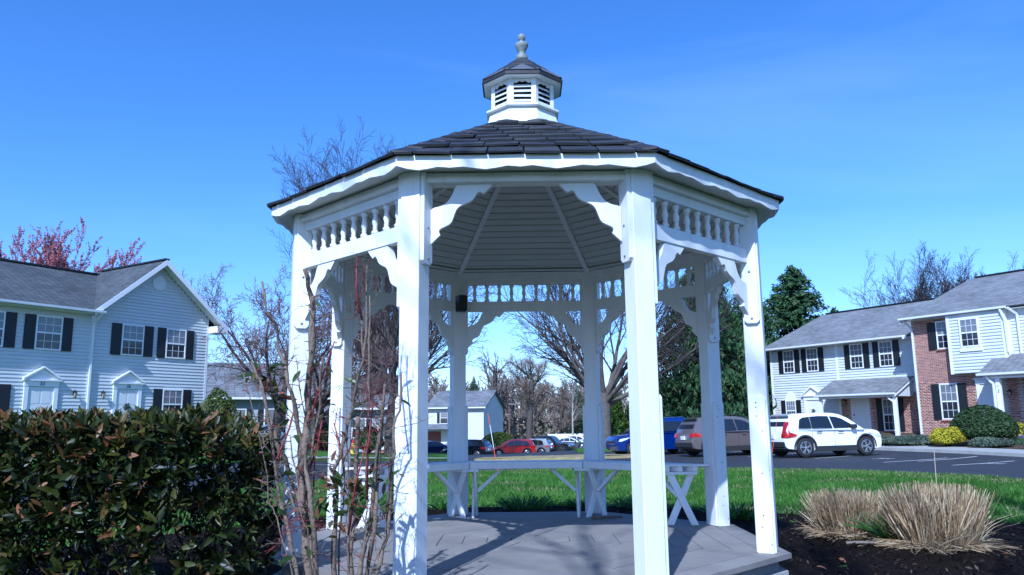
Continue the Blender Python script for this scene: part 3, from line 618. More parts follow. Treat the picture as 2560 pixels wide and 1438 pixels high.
# ------------------------------------------------------------------ houses
_sid = {}
def siding(parent, u0, u1, z0, z1, y, course=0.15, m=None, clipf=None, back=True):
    """lap siding, one object per course; local x along the wall, -y outwards"""
    m = m or M['siding']; n = int(round((z1 - z0) / course)); c = (z1 - z0) / n
    for i in range(n):
        a, b_ = u0, u1
        if clipf:
            q = clipf(z0 + (i + .5) * c)
            if q is None: continue
            a, b_ = max(a, q[0]), min(b_, q[1])
            if b_ - a < .05: continue
        key = (round(b_ - a, 3), round(c, 3), m.name)
        if key not in _sid:
            w = b_ - a; k = MB()
            k.add([(0, 0, 0), (w, 0, 0), (0, -.034, 0), (w, -.034, 0), (0, -.020, c * .55), (w, -.020, c * .55), (0, -.004, c * .74), (w, -.004, c * .74), (0, -.003, c), (w, -.003, c)], [(0, 1, 3, 2), (2, 3, 5, 4), (4, 5, 7, 6), (6, 7, 9, 8)]); _sid[key] = k.mesh('siding_board', m)
        o = link('siding_board', _sid[key], parent); o.location = (a, y, z0 + i * c)
_pane = {}
def pane_mesh(w, h, m):
    k = (round(w, 3), round(h, 3), m.name)
    if k not in _pane:
        b = MB(); b.box(0, w, 0, .008, 0, h); _pane[k] = b.mesh('pane', m)
    return _pane[k]
def window(parent, u, z0, w, h, y, shut=0.40, cols=3, rows=2, arch=False, sill=False, fr=0.058):
    """double-hung window with its lower left corner at (u, z0); y = wall face"""
    f = MB(); Y0 = y - .055
    for x0, x1, a, b_ in ((u, u + fr, z0, z0 + h), (u + w - fr, u + w, z0, z0 + h)): f.box(x0, x1, Y0, y + .01, a, b_)
    for a, b_ in ((z0, z0 + fr), (z0 + h - fr, z0 + h)): f.box(u + fr, u + w - fr, Y0 + .001, y + .01, a, b_)
    f.box(u + fr, u + w - fr, Y0 + .003, y + .01, z0 + h / 2 - .032, z0 + h / 2 + .032)
    W = f.build('window', M['white_trim'], parent)
    iw = w - 2 * fr; sh = h / 2 - fr - .032; mun = MB()
    for si, zb in enumerate((z0 + fr, z0 + h / 2 + .032)):
        yy = Y0 + (.030 if si == 0 else .016); m = M['pane_lo'] if si == 0 else M['pane_hi']; pw, ph = iw / cols, sh / rows
        for i in range(cols):
            for j in range(rows):
                o = link('pane', pane_mesh(pw, ph, m), W); o.location = (u + fr + i * pw, yy, zb + j * ph)
        for i in range(1, cols): mun.box(u + fr + i * pw - .008, u + fr + i * pw + .008, yy - .006, yy - .0005, zb, zb + sh)
        for j in range(1, rows): mun.box(u + fr, u + w - fr, yy - .007, yy - .001, zb + j * ph - .008, zb + j * ph + .008)
    mun.build('glazing_bars', M['white_trim'], W)
    if shut:
        for x0 in (u - shut - .015, u + w + .015):
            s = MB(); s.box(x0, x0 + shut, y - .045, y, z0, z0 + h); sh_ = s.build('shutter', M['shutter'], parent)
            l = MB(); n = int(h / .11)
            for i in range(n): l.add([(x0 + .05, y - .050, z0 + .06 + i * (h - .12) / n), (x0 + shut - .05, y - .050, z0 + .06 + i * (h - .12) / n), (x0 + shut - .05, y - .0455, z0 + .06 + (i + .8) * (h - .12) / n), (x0 + .05, y - .0455, z0 + .06 + (i + .8) * (h - .12) / n)], [(0, 1, 2, 3)])
            l.build('shutter_slats', M['shutter'], sh_)
    if sill:
        s = MB(); s.box(u - .06, u + w + .06, y - .07, y, z0 - .075, z0 - .002); s.build('sill', M['brick'], W)
    if arch:
        s = MB(); s.prism([(u - .02, z0 + h)] + [(u + w / 2 - (w / 2 + .02) * math.cos(math.pi * i / 12), z0 + h + .002 + .52 * math.sin(math.pi * i / 12)) for i in range(13)] + [(u + w + .02, z0 + h)], y - .04, y, lambda a, b_, d: (a, d, b_)); s.build('arched_head', M['white_trim'], W, fix=True)
    return W
def door(parent, u, z0, w, h, y, number=None, pediment=True, num_size=.2, shear=.25, knob=True, wreath=None):
    d = MB(); d.box(u, u + w, y - .02, y + .02, z0, z0 + h); D = d.build('door', M['door'], parent)
    for i in range(2):
        for j, (a, b_) in enumerate(((.12, .30), (.36, .62), (.68, .92))):
            p = MB(); x0 = u + w * (.12 + .42 * i); p.box(x0, x0 + w * .34, y - .026, y - .0205, z0 + h * a, z0 + h * b_); p.build('door_panel', M['door'], D)
    if knob:
        k = MB(); k.lathe([(.0, 0), (.03, .005), (.03, .03), (.012, .06), (.03, .075), (0, .09)], 8, axis='y'); o = k.build('knob', M['bolt'], D); o.matrix_local = Matrix.Translation((u + .08, y - .11, z0 + .95))
    f = MB(); t = .17
    f.box(u - t, u - .005, y - .06, y, z0, z0 + h + .02); f.box(u + w + .005, u + w + t, y - .06, y, z0, z0 + h + .02); fo = f.build('door_frame', M['white_trim'], parent)
    f = MB(); f.box(u - t - .02, u + w + t + .02, y - .07, y, z0 + h + .022, z0 + h + .24); f.box(u - t - .09, u + w + t + .09, y - .14, y, z0 + h + .242, z0 + h + .30); f.build('lintel', M['white_trim'], fo)
    if pediment:
        xm = u + w / 2; hw = w / 2 + t + .09; zb = z0 + h + .302
        f = MB(); f.prism([(xm - hw + .04, zb), (xm + hw - .04, zb), (xm, zb + .44)], y - .07, y, lambda a, b_, c: (a, c, b_)); f.build('pediment', M['white_trim'], fo, fix=True)
        for sg in (-1, 1):
            f = MB(); f.bar((xm + sg * hw, y - .09, zb + .02), (xm, y - .09, zb + .50), .16, .06); f.build('pediment_edge', M['white_trim'], fo)
    if number: text(number, num_size, fo, Matrix.Translation((u + w / 2, y - .075, z0 + h + .07)) @ FACE, M['ink'], shear=shear)
    if wreath:
        k = MB()
        for i in range(26):
            a = rnd.uniform(0, 6.28); r = rnd.uniform(.02, .16); k.box(-.04, .04, -.02, .02, -.03, .03, Matrix.Translation((u + w / 2 + r * math.cos(a), y - .06 - rnd.random() * .04, z0 + h * .62 + r * math.sin(a))) @ Matrix.Rotation(a, 4, 'Y'))
        k.build('wreath', wreath, D)
    return D
def wall_lamp(parent, u, z, y):
    b = MB(); b.box(u - .03, u + .03, y - .02, y, z - .06, z + .1); b.tube([(u, y, z + .06), (u, y - .10, z + .14), (u, y - .14, z + .10)], .012, 6); b.lathe([(.085, z + .02), (.03, z + .09), (.0, z + .11)], 8, c=(u, y - .14, 0)); b.lathe([(.0, z - .22), (.05, z - .20), (.035, z - .17)], 8, c=(u, y - .14, 0))
    for i in range(4):
        a = math.pi / 4 + i * math.pi / 2; b.box(u + .06 * math.cos(a) - .006, u + .06 * math.cos(a) + .006, y - .14 + .06 * math.sin(a) - .006, y - .14 + .06 * math.sin(a) + .006, z - .18, z + .03)
    L_ = b.build('wall_lamp', M['black'], parent); g = MB(); g.lathe([(.04, z - .17), (.055, z + .02)], 8, c=(u, y - .14, 0)); g.build('lamp_glass', M['lamp_glass'], L_)
def downspout(parent, pts, m=None):
    b = MB()
    for p, q in zip(pts[:-1], pts[1:]): b.bar(p, q, .085, .065, up=(0.0, 1, 0.02))
    return b.build('downspout', m or M['gutter'], parent)
def gutter(parent, u0, u1, y, z):
    b = MB(); b.prism([(y - .13, z), (y - .02, z), (y - .02, z - .10), (y - .09, z - .12), (y - .12, z - .09)], u0, u1, lambda a, c, d: (d, a, c)); return b.build('gutter', M['gutter'], parent, fix=True)
def boxpart(name, parent, m, *a, **kw):
    b = MB(); b.box(*a); return b.build(name, m, parent, **kw)

# ---- left house (units 55 and 56): local x along the facade, -y towards us
HL = thing('house', 'grey-sided house numbered 55 and 56 with front gable, behind the hedge', 'house', (-17.741, 28.373, 0), R_(59.03))
uL, uS, uE = -10.5, -1.48, 4.36; ze = 5.56; D_ = 9.5
b = MB(); b.box(uL, uE, .0, D_, -.6, ze - .02); b.prism([(uS - .05, ze - .02), (uE, ze - .02), (uE, 5.93), ((uS + uE) / 2, 8.27), (uS - .05, 5.80)], 0.0, 4.6, lambda a, c, d: (a, d, c)); wallL = b.build('wall', M['siding'], HL, fix=True)
siding(wallL, uL, uS - .09, .2, ze, -.001)
siding(wallL, uS + .09, uE - .10, .2, ze, -.001)
gm, ga_ = (uS + uE) / 2, 8.27
siding(wallL, uS + .02, uE - .02, ze, ze + 2.70, -.001, clipf=lambda z: (max(uS, uS + (z - 5.80) / (ga_ - 5.80) * (gm - uS)), min(uE, uE - (z - 5.93) / (ga_ - 5.93) * (uE - gm))) if z < ga_ - .08 else None)
boxpart('corner_board', HL, M['white_trim'], uS - .09, uS + .09, -.035, 0, .2, ze); boxpart('corner_board', HL, M['white_trim'], uE - .10, uE + .02, -.036, .10, .2, ze)
ov = .62
roofplane('roof', [(uL - .3, -ov, 5.66), (uS + .15, -ov, 5.66), (uS + 3.2, 4.6, 8.20), (uL - .3, 4.6, 8.20)], HL, M['roof_dark'])
roofplane('roof', [(uE + .4, D_ + .5, 5.66), (uL - .3, D_ + .5, 5.66), (uL - .3, 4.6, 8.20), (uE + .4, 4.6, 8.20)], HL, M['roof_dark'])
ridge_z = 8.42; eR = uE + .62
roofplane('roof', [(uS - .30, 5.2, 5.70), (uS - .30, -ov, 5.70), (gm, -ov, ridge_z), (gm, 5.2, ridge_z)], HL, M['roof_dark'])
roofplane('roof', [(eR, -ov, 5.60), (eR, 5.6, 5.60), (gm, 5.6, ridge_z), (gm, -ov, ridge_z)], HL, M['roof_dark'])
b = MB(); b.bar((gm, -ov - .02, ridge_z + .02), (gm, 4.6, ridge_z + .02), .24, .07); b.build('ridge_vent', M['black'], HL)
b = MB(); b.bar((uL - .3, 4.6, 8.235), (uS + 3.0, 4.6, 8.235), .26, .08); b.build('ridge_vent', M['black'], HL)
# rake boards, soffits, gutter
for sg, xe, zz in ((-1, uS - .30, 5.70), (1, eR, 5.60)):
    b = MB(); b.add([(xe, -ov - .03, zz - .26), (gm, -ov - .03, ridge_z - .26), (gm, -ov - .03, ridge_z - .012), (xe, -ov - .03, zz - .012), (xe, -ov - .001, zz - .26), (gm, -ov - .001, ridge_z - .26), (gm, -ov - .001, ridge_z - .012), (xe, -ov - .001, zz - .012)], [(0, 1, 2, 3), (7, 6, 5, 4), (0, 4, 5, 1), (1, 5, 6, 2), (2, 6, 7, 3), (3, 7, 4, 0)]); b.build('rake_board', M['white_trim'], HL, fix=True)
    b = MB(); b.add([(xe, -ov, zz - .12), (gm, -ov, ridge_z - .12), (gm, 0, ridge_z - .12), (xe, 0, zz - .12)], [(0, 1, 2, 3)]); b.build('rake_soffit', M['soffit'], HL)
boxpart('eave_return', HL, M['white_trim'], uE + .02, eR + .02, -ov - .04, .3, 5.26, 5.585)
boxpart('eave_fascia', HL, M['white_trim'], eR - .05, eR - .02, .3, 5.5, 5.42, 5.585)
boxpart('soffit', HL, M['soffit'], uL - .3, uS - .3, -ov, 0, 5.54, 5.556); gutter(HL, uL - .3, uS + .12, -ov, 5.68)
downspout(HL, [(uS - .02, -ov - .07, 5.57), (uS - .02, -.14, 5.22), (uS - .02, -.10, 5.1), (uS - .02, -.10, .3)])
for (u, z, s) in ((-3.86, 3.90, .42), (-6.10, 3.90, .42), (-.17, 3.90, .46), (2.03, 3.90, .42), (2.03, 1.06, .44), (-6.10, 1.06, .44)): window(HL, u, z, 1.06, 1.40, -.03, shut=s)
door(HL, -3.93, .33, 1.0, 2.06, -.028, '55'); M['wreath'] = mat('wreath_leaves', (.10, .12, .10), .8, var=.5, scale=30)
door(HL, -.21, .33, 1.0, 2.06, -.028, '56', wreath=M['wreath'])
wall_lamp(HL, -2.09, 2.18, -.03); wall_lamp(HL, -.86, 2.18, -.03)
b = MB(); b.lathe([(.36, 0), (.36, .05), (.30, .07)], 8, ph=R_(22.5)); v_ = b.build('gable_vent', M['white_trim'], HL); v_.matrix_local = Matrix.Translation((1.50, -.028, 7.36)) @ Matrix.Rotation(R_(90), 4, 'X')
for i in range(8):
    z = 7.12 + i * .068; h_ = math.sqrt(max(.0, .29 ** 2 - (z - 7.36) ** 2)); boxpart('vent_slat', HL, M['soffit'], 1.50 - h_, 1.50 + h_, -.112, -.09, z - .018, z + .018)

# ---- right houses (white-sided pair, then brick unit 11 and 12)
HX, HY, HA = 18.459, 39.606, R_(-58.45)
def roofset(Hs, u0, u1, yf, zf, yr, zr, yb):
    roofplane('roof', [(u0, yf, zf), (u1, yf, zf), (u1, yr, zr), (u0, yr, zr)], Hs, M['roof']); roofplane('roof', [(u1, yb, zf), (u0, yb, zf), (u0, yr, zr), (u1, yr, zr)], Hs, M['roof'])
    b = MB(); b.bar((u0 + .3, yr, zr + .035), (u1 - .1, yr, zr + .035), .26, .08); b.build('ridge_vent', M['black'], Hs)
    for u in (u0 + .02, u1 - .05):
        b = MB(); b.add([(u, yf, zf - .07), (u + .03, yf, zf - .07), (u + .03, yr, zr - .07), (u, yr, zr - .07), (u, yf, zf - .28), (u + .03, yf, zf - .28), (u + .03, yr, zr - .28), (u, yr, zr - .28)], [(0, 1, 2, 3), (7, 6, 5, 4), (0, 4, 5, 1), (1, 5, 6, 2), (2, 6, 7, 3), (3, 7, 4, 0)]); b.build('rake_board', M['white_trim'], Hs, fix=True)
HR = thing('house', 'white-sided house with black shutters and a shingled porch roof, behind the white car', 'house', (HX, HY, 0), HA)
b = MB(); b.box(-4.86, 5.6, 0, 12, -.6, 5.04); b.add([(-4.86, 0, 5.04), (-4.86, 12, 5.04), (-4.86, 6, 7.65), (5.6, 0, 5.04), (5.6, 12, 5.04), (5.6, 6, 7.65)], [(0, 1, 2), (5, 4, 3), (0, 2, 5, 3), (1, 4, 5, 2), (0, 3, 4, 1)]); wR = b.build('wall', M['siding'], HR, fix=True)
siding(wR, -4.76, -.06, .1, 5.04, -.001); siding(wR, .08, 5.2, 2.2, 5.04, -.001)
for u in (-4.87, -.06, 5.2): boxpart('corner_board', HR, M['white_trim'], u, u + .14, -.036, 0, .05, 5.04)
roofset(HR, -5.25, 5.65, -.55, 5.10, 6.0, 7.78, 12.6); boxpart('soffit', HR, M['soffit'], -5.2, 5.6, -.5, -.002, 5.0, 5.016); gutter(HR, -5.25, 4.55, -.55, 5.12); boxpart('eave_return', HR, M['white_trim'], 4.5, 4.75, -.56, -.05, 4.92, 5.12)
for u in (-3.80, -2.06, .94, 2.76): window(HR, u, 3.555, .82, 1.40, -.03, shut=.36)
window(HR, -3.84, .62, .76, 1.26, -.03, shut=.34, arch=True, cols=4)
door(HR, -2.28, .02, .92, 1.82, -.028, wreath=M['wreath'], knob=False)
# bricks
def brickwork(parent, u0, u1, z0, z1, y, holes, quota):
    """real bricks on a mortar face; the first `quota` are parts of their own, the rest one part"""
    k = MB(); k.box(-.096, .096, -.010, .0, -.0265, .0265); me = k.mesh('brick', M['brick']); stuff = []; cnt = 0
    for j in range(int((z1 - z0) / .077)):
        z = z0 + .04 + j * .077; n = int((u1 - u0) / .212) + 1
        for i in range(n):
            u = u0 + .106 + i * .212 - (.106 if j % 2 else 0)
            if u - .1 < u0 - .001 or u + .1 > u1 + .001 or any(h[0] < u + .08 and u - .08 < h[1] and h[2] < z + .03 and z - .03 < h[3] for h in holes): continue
            if cnt < quota and z > 2.5:
                o = link('brick', me, parent); o.location = (u, y + rnd.uniform(-.002, .002), z); cnt += 1
            else: stuff.append((u, y + rnd.uniform(-.002, .002), z))
    s = np.array(stuff); v = np.array([p.co[:] for p in me.vertices]); f = np.array([p.vertices[:] for p in me.polygons])
    V = (s[:, None, :] + v[None]).reshape(-1, 3); F = (f[None] + (np.arange(len(s)) * 8)[:, None, None]).reshape(-1, 4); t = np.repeat(rng.random(len(s)), 8)
    o = link('brickwork', npmesh('brickwork', V, F, M['brick_stuff'], tint=t), parent); o['kind'] = 'stuff'
M['brick_stuff'] = leafmat('red_brick_run', [(0, (.19, .075, .048)), (.35, (.34, .135, .085)), (.7, (.43, .175, .11)), (1, (.50, .26, .18))], .85, 0, .3)
bp = boxpart('brick_wall', HR, M['mortar'], .02, 5.6, -.02, .05, -.3, 2.16)
brickwork(bp, .02, 5.25, -.28, 2.16, -.0205, [(.72, 1.92, -1, 2.0), (2.62, 3.62, -.05, 1.9), (2.2, 4.05, -.05, 1.9)][:2], 0)
# porch of the white house
d10 = MB(); d10.box(.84, 1.80, -.06, -.02, -.02, 1.94); D10 = d10.build('door', M['door'], HR)
for i in range(2):
    for a, b2 in ((.25, .75), (.95, 1.75)): boxpart('door_panel', D10, M['door'], .93 + i * .42, 1.27 + i * .42, -.067, -.061, a, b2)
boxpart('knob', D10, M['bolt'], .88, .94, -.12, -.06, .9, 1.0); boxpart('door_frame', HR, M['white_trim'], .74, .84, -.07, -.02, -.02, 2.02); boxpart('door_frame', HR, M['white_trim'], 1.80, 1.90, -.07, -.02, -.02, 2.02)
window(HR, 2.70, .08, .82, 1.74, -.045, shut=.36, sill=True); wall_lamp(HR, .42, 1.72, -.04)
roofplane('porch_roof', [(-.36, -1.75, 2.08), (4.62, -1.75, 2.08), (4.62, 0, 2.98), (-.36, 0, 2.98)], HR, M['roof'])
boxpart('porch_beam', HR, M['white_trim'], -.2, 4.5, -1.62, -1.50, 1.86, 2.03); gutter(HR, -.36, 4.62, -1.75, 2.08); boxpart('porch_ceiling', HR, M['soffit'], -.2, 4.5, -1.5, -.03, 1.98, 2.0)
b = MB(); b.prism([(-1.72, 1.90), (-.03, 1.90), (-.03, 2.80)], 4.48, 4.52, lambda a, c, d: (d, a, c)); b.build('porch_gable', M['siding'], HR, fix=True)
b = MB(); b.add([(4.56, -1.80, 1.88), (4.56, 0, 2.80), (4.56, 0, 2.97), (4.56, -1.80, 2.05), (4.62, -1.80, 1.88), (4.62, 0, 2.80), (4.62, 0, 2.97), (4.62, -1.80, 2.05)], [(0, 1, 2, 3), (7, 6, 5, 4), (0, 4, 5, 1), (1, 5, 6, 2), (2, 6, 7, 3), (3, 7, 4, 0)]); b.build('rake_board', M['white_trim'], HR, fix=True)
boxpart('porch_post', HR, M['white_trim'], 4.36, 4.52, -1.64, -1.48, -.25, 1.859); boxpart('porch_post', HR, M['white_trim'], -.18, -.04, -1.62, -1.48, -.25, 1.859)
downspout(HR, [(4.15, -1.80, 2.0), (4.15, -1.66, 1.8), (4.44, -1.70, 1.62), (4.44, -1.70, -.2)])
downspout(HR, [(4.90, -.50, 5.05), (5.05, -.25, 4.75), (5.05, -.1, 4.6)])
# brick house
HB = thing('house', 'red brick house numbered 11 and 12 with a white-sided upper bay, on the right', 'house', (HX, HY, 0), HA)
YB = -1.6
b = MB(); b.box(5.72, 20, YB + .012, 11, -.6, 5.70); b.add([(5.72, YB + .012, 5.70), (5.72, 11, 5.70), (5.72, 5, 8.4), (20, YB + .012, 5.70), (20, 11, 5.70), (20, 5, 8.4)], [(0, 1, 2), (5, 4, 3), (0, 2, 5, 3), (1, 4, 5, 2), (0, 3, 4, 1)]); wB = b.build('wall', M['mortar'], HB, fix=True)
brickwork(wB, 5.74, 10.7, -.4, 5.66, YB + .012, [(6.98, 7.92, 4.1, 5.5), (6.86, 7.82, .6, 2.45), (8.7, 9.95, -.1, 2.7), (7.8, 10.7, 2.8, 5.6)], 290)
roofset(HB, 5.45, 20.3, YB - .55, 5.80, 5.0, 8.50, 11.6); boxpart('soffit', HB, M['soffit'], 5.5, 20, YB - .5, YB, 5.66, 5.676); gutter(HB, 5.45, 10.7, YB - .55, 5.80)
window(HB, 7.02, 4.12, .86, 1.38, YB - .0, shut=0, sill=True); boxpart('shutter', HB, M['shutter'], 6.58, 6.97, YB - .05, YB - .005, 4.12, 5.48)
window(HB, 6.90, .68, .88, 1.74, YB - .0, shut=.40, sill=True)
D11 = door(HB, 8.86, .22, .84, 2.08, YB - .0, '11', pediment=False, num_size=.19)
bay = MB(); bay.box(7.84, 10.50, YB - .48, YB - .005, 2.84, 5.658); By = bay.build('bay', M['siding'], HB); siding(By, 7.94, 10.38, 2.86, 5.56, YB - .482)
for u in (7.83, 10.37): boxpart('corner_board', HB, M['white_trim'], u, u + .14, YB - .52, YB - .02, 2.82, 5.655)
window(HB, 8.46, 4.05, .92, 1.40, YB - .52, shut=0, fr=.08); boxpart('apron', HB, M['white_trim'], 8.40, 9.44, YB - .56, YB - .49, 3.86, 4.04)
b2_ = MB(); b2_.box(10.51, 20, YB - .18, YB - .005, 2.84, 5.655); up12 = b2_.build('upper_wall', M['siding'], HB); siding(up12, 10.66, 19.9, 2.86, 5.56, YB - .182)
roofplane('porch_roof', [(9.80, YB - 1.9, 2.72), (16, YB - 1.9, 2.72), (16, YB - .2, 3.62), (9.80, YB - .2, 3.62)], HB, M['roof']); gutter(HB, 9.80, 16, YB - 1.9, 2.72); boxpart('porch_beam', HB, M['white_trim'], 9.95, 16, YB - 1.75, YB - 1.6, 2.48, 2.66)
P12 = boxpart('porch_post', HB, M['white_trim'], 10.46, 10.64, YB - 1.74, YB - 1.58, -.3, 2.478)
text('1', .19, P12, Matrix.Translation((10.55, YB - 1.745, 2.08)) @ FACE, M['ink'], shear=.15); text('2', .19, P12, Matrix.Translation((10.55, YB - 1.745, 1.86)) @ FACE, M['ink'], shear=.15)
downspout(HB, [(10.2, YB - 1.95, 2.62), (10.25, YB - 1.8, 2.4), (10.42, YB - 1.82, 2.25), (10.42, YB - 1.82, -.2)])
downspout(HB, [(5.62, YB - .60, 5.72), (5.70, YB - .16, 5.42), (5.80, YB - .09, 5.2), (5.80, YB - .09, -.3)])
downspout(HB, [(10.42, YB - .60, 5.70), (10.58, YB - .58, 5.2), (10.60, YB - .56, 3.7)]); downspout(HB, [(10.75, YB - .60, 5.72), (11.0, YB - .30, 5.4), (11.0, YB - .28, 3.6)])
wall_lamp(HB, 10.2, 1.9, YB)
brk = boxpart('brick_wall', HB, M['mortar'], 10.7, 16, YB - .02, YB, -.4, 2.82); brickwork(brk, 10.72, 14, -.38, 2.8, YB - .0205, [], 0)

# ---- far and half-hidden houses
def far_house(name, label, x, y, rz, L, Dp, eave, ridge, m, windows, base=-.6, porch=None, brick_end=0):
    Hs = thing(name, label, 'house', (x, y, gz(x, y)), rz)
    b = MB(); b.box(0, L, 0, Dp, base, eave); b.add([(0, 0, eave), (0, Dp, eave), (0, Dp / 2, ridge), (L, 0, eave), (L, Dp, eave), (L, Dp / 2, ridge)], [(0, 1, 2), (5, 4, 3), (0, 2, 5, 3), (1, 4, 5, 2), (0, 3, 4, 1)]); b.build('wall', m, Hs, fix=True)
    if brick_end: boxpart('brick_wall', Hs, M['brick'], L - brick_end, L + .02, -.03, .0, base, eave - .02)
    roofplane('roof', [(-.4, -.5, eave), (L + .4, -.5, eave), (L + .4, Dp / 2, ridge + .1), (-.4, Dp / 2, ridge + .1)], Hs, M['roof_far'], .12); roofplane('roof', [(L + .4, Dp + .5, eave), (-.4, Dp + .5, eave), (-.4, Dp / 2, ridge + .1), (L + .4, Dp / 2, ridge + .1)], Hs, M['roof_far'], .12)
    boxpart('gutter', Hs, M['gutter'], -.4, L + .4, -.6, -.5, eave - .12, eave + .02)
    for (u, z, w, h) in windows:
        W = boxpart('window', Hs, M['white_trim'], u - .07, u + w + .07, -.05, 0.0, z - .07, z + h + .07); boxpart('pane', W, M['pane_lo'], u, u + w, -.06, -.051, z, z + h / 2 - .03); boxpart('pane', W, M['pane_hi'], u, u + w, -.06, -.051, z + h / 2 + .03, z + h)
        for x0 in (u - .46, u + w + .1): boxpart('shutter', Hs, M['shutter'], x0, x0 + .36, -.05, 0.0, z, z + h)
    if porch:
        u0, u1, zt = porch
        roofplane('porch_roof', [(u0, -1.8, zt - .6), (u1, -1.8, zt - .6), (u1, -.02, zt), (u0, -.02, zt)], Hs, M['roof_far'], .1)
        for u in (u0 + .1, u1 - .25): boxpart('porch_post', Hs, M['white_trim'], u, u + .15, -1.7, -1.55, base, zt - .62)
        boxpart('door', Hs, M['door'], (u0 + u1) / 2 - .5, (u0 + u1) / 2 + .5, -.06, 0, .1, 2.1)
        boxpart('porch_wall', Hs, M['brick'], u0, u1, -.03, -.002, base, zt - .9)
    return Hs
FH = far_house('house', 'far grey-roofed house beyond the red car, white side wall in sun', -11.6, 92.4, R_(-14), 7.2, 9.0, 4.9, 7.0, M['siding'], [(1.6, 3.0, .9, 1.3), (3.2, 3.0, .9, 1.3)], base=-1.2, porch=(-.2, 4.6, 2.9), brick_end=0)
far_house('house', 'far white and brick house half behind the back left post', -9.6, 96.5, R_(-12), 3.4, 7.5, 4.6, 6.6, M['siding'], [(2.2, 3.0, .7, 1.2)], base=-1.2, brick_end=1.6)
far_house('house', 'low dark house with porch behind the cherry trees at left', -21.2, 46.6, R_(24), 8.6, 9.0, 3.2, 5.8, M['siding_dark'], [(1.6, 1.1, .9, 1.3), (3.8, 1.1, .9, 1.3)], porch=(5.2, 8.2, 2.7), brick_end=2.6)
far_house('house', 'low dark brick and siding house behind the fire hydrant', -13.2, 51.6, R_(14), 5.4, 9.0, 3.2, 5.8, M['siding_dark'], [(.8, 1.1, .9, 1.3)], porch=(2.4, 4.4, 2.7), brick_end=1.0)
# ------------------------------------------------------------------ cars
def paint(name, col, rough=.25, metal=0.0): return mat(name, col, rough, metal=metal, coat=1.0, spec=.5, var=.03, scale=2)
M['glass'] = mat('car_glass', (.012, .015, .018), .04, spec=.9)
M['tyre'] = mat('tyre', (.016, .016, .017), .85, var=.2, scale=20)
M['rim'] = mat('alloy_rim', (.55, .56, .58), .28, metal=.9)
M['rim_dark'] = mat('dark_rim', (.05, .05, .055), .35, metal=.6)
M['clad'] = mat('black_cladding', (.022, .022, .024), .6, var=.2, scale=9)
M['tail'] = mat('red_tail_lamp', (.36, .008, .010), .12, coat=1)
M['headl'] = mat('clear_head_lamp', (.65, .67, .70), .08, coat=1)
M['plate'] = mat('number_plate', (.68, .70, .72), .5)
M['chrome'] = mat('bright_trim', (.7, .7, .72), .15, metal=1)
def arc(cx, cz, r, a0, a1, n=9): return [(cx + r * math.cos(R_(a0 + (a1 - a0) * i / n)), cz + r * math.sin(R_(a0 + (a1 - a0) * i / n))) for i in range(n + 1)]
SHAPES = {
 # length, width, height, belt, wheel radius, arch radius, rear axle, front axle, lower profile (rear over the top to the front), cabin, side windows
 'suv': dict(L=4.35, W=1.86, H=1.68, belt=1.02, wr=.365, ar=.43, rx=.86, fx=3.56, bot=.27,
    top=[(.14, .34), (.03, .42), (.0, .58), (.03, .74), (.06, .92), (.10, 1.02), (.35, 1.05), (1.6, 1.04), (3.05, 1.03), (3.42, 1.03), (3.85, 1.0), (4.10, .96), (4.24, .89), (4.32, .77), (4.35, .58), (4.34, .40), (4.28, .29)],
    cab=[(.10, 1.00), (.16, 1.18), (.34, 1.46), (.46, 1.58), (.60, 1.635), (1.1, 1.67), (1.7, 1.68), (2.2, 1.66), (2.55, 1.60), (2.9, 1.44), (3.5, 1.00)],
    win=[[(.62, 1.10), (.74, 1.42), (.90, 1.50), (1.18, 1.525), (1.18, 1.09)], [(1.21, 1.09), (1.21, 1.528), (1.60, 1.548), (2.02, 1.535), (2.10, 1.08)], [(2.16, 1.08), (2.08, 1.53), (2.36, 1.505), (2.60, 1.43), (2.98, 1.20), (3.08, 1.08)]],
    rearglass=((.165, 1.17), (.40, 1.52)), screen=((2.66, 1.555), (3.42, 1.05))),
 'sedan': dict(L=4.75, W=1.82, H=1.44, belt=.93, wr=.33, ar=.38, rx=1.02, fx=3.80, bot=.22,
    top=[(.10, .30), (.02, .40), (.0, .60), (.04, .80), (.12, .96), (.55, .99), (1.3, .95), (3.0, .92), (3.5, .89), (4.1, .80), (4.5, .68), (4.7, .55), (4.75, .42), (4.68, .26), (4.6, .22)],
    cab=[(.52, .97), (.95, 1.20), (1.30, 1.35), (1.75, 1.43), (2.2, 1.44), (2.6, 1.39), (3.0, 1.22), (3.48, .90)],
    win=[[(1.05, 1.02), (1.34, 1.28), (1.62, 1.335), (1.66, 1.00)], [(1.70, 1.0), (1.66, 1.34), (1.95, 1.365), (2.30, 1.355), (2.36, .99)], [(2.41, .99), (2.36, 1.35), (2.58, 1.32), (2.86, 1.18), (3.18, .98)]],
    rearglass=((.62, 1.03), (1.24, 1.335)), screen=((2.64, 1.375), (3.38, .95))),
 'pickup': dict(L=5.5, W=2.0, H=1.92, belt=1.16, wr=.43, ar=.50, rx=1.25, fx=4.55, bot=.42,
    top=[(.08, .52), (.0, .60), (.0, 1.10), (.04, 1.22), (1.9, 1.22), (2.0, 1.18), (3.9, 1.17), (4.3, 1.15), (4.9, 1.12), (5.3, 1.08), (5.44, .98), (5.5, .80), (5.48, .55), (5.35, .44)],
    cab=[(1.80, 1.16), (1.86, 1.60), (1.98, 1.86), (2.3, 1.92), (3.1, 1.91), (3.45, 1.84), (4.15, 1.15)],
    win=[[(2.0, 1.26), (2.06, 1.74), (2.6, 1.80), (2.6, 1.25)], [(2.70, 1.25), (2.70, 1.80), (3.2, 1.79), (3.42, 1.70), (3.80, 1.26)]],
    rearglass=((1.85, 1.35), (1.95, 1.78)), screen=((3.50, 1.80), (4.08, 1.22))),
}
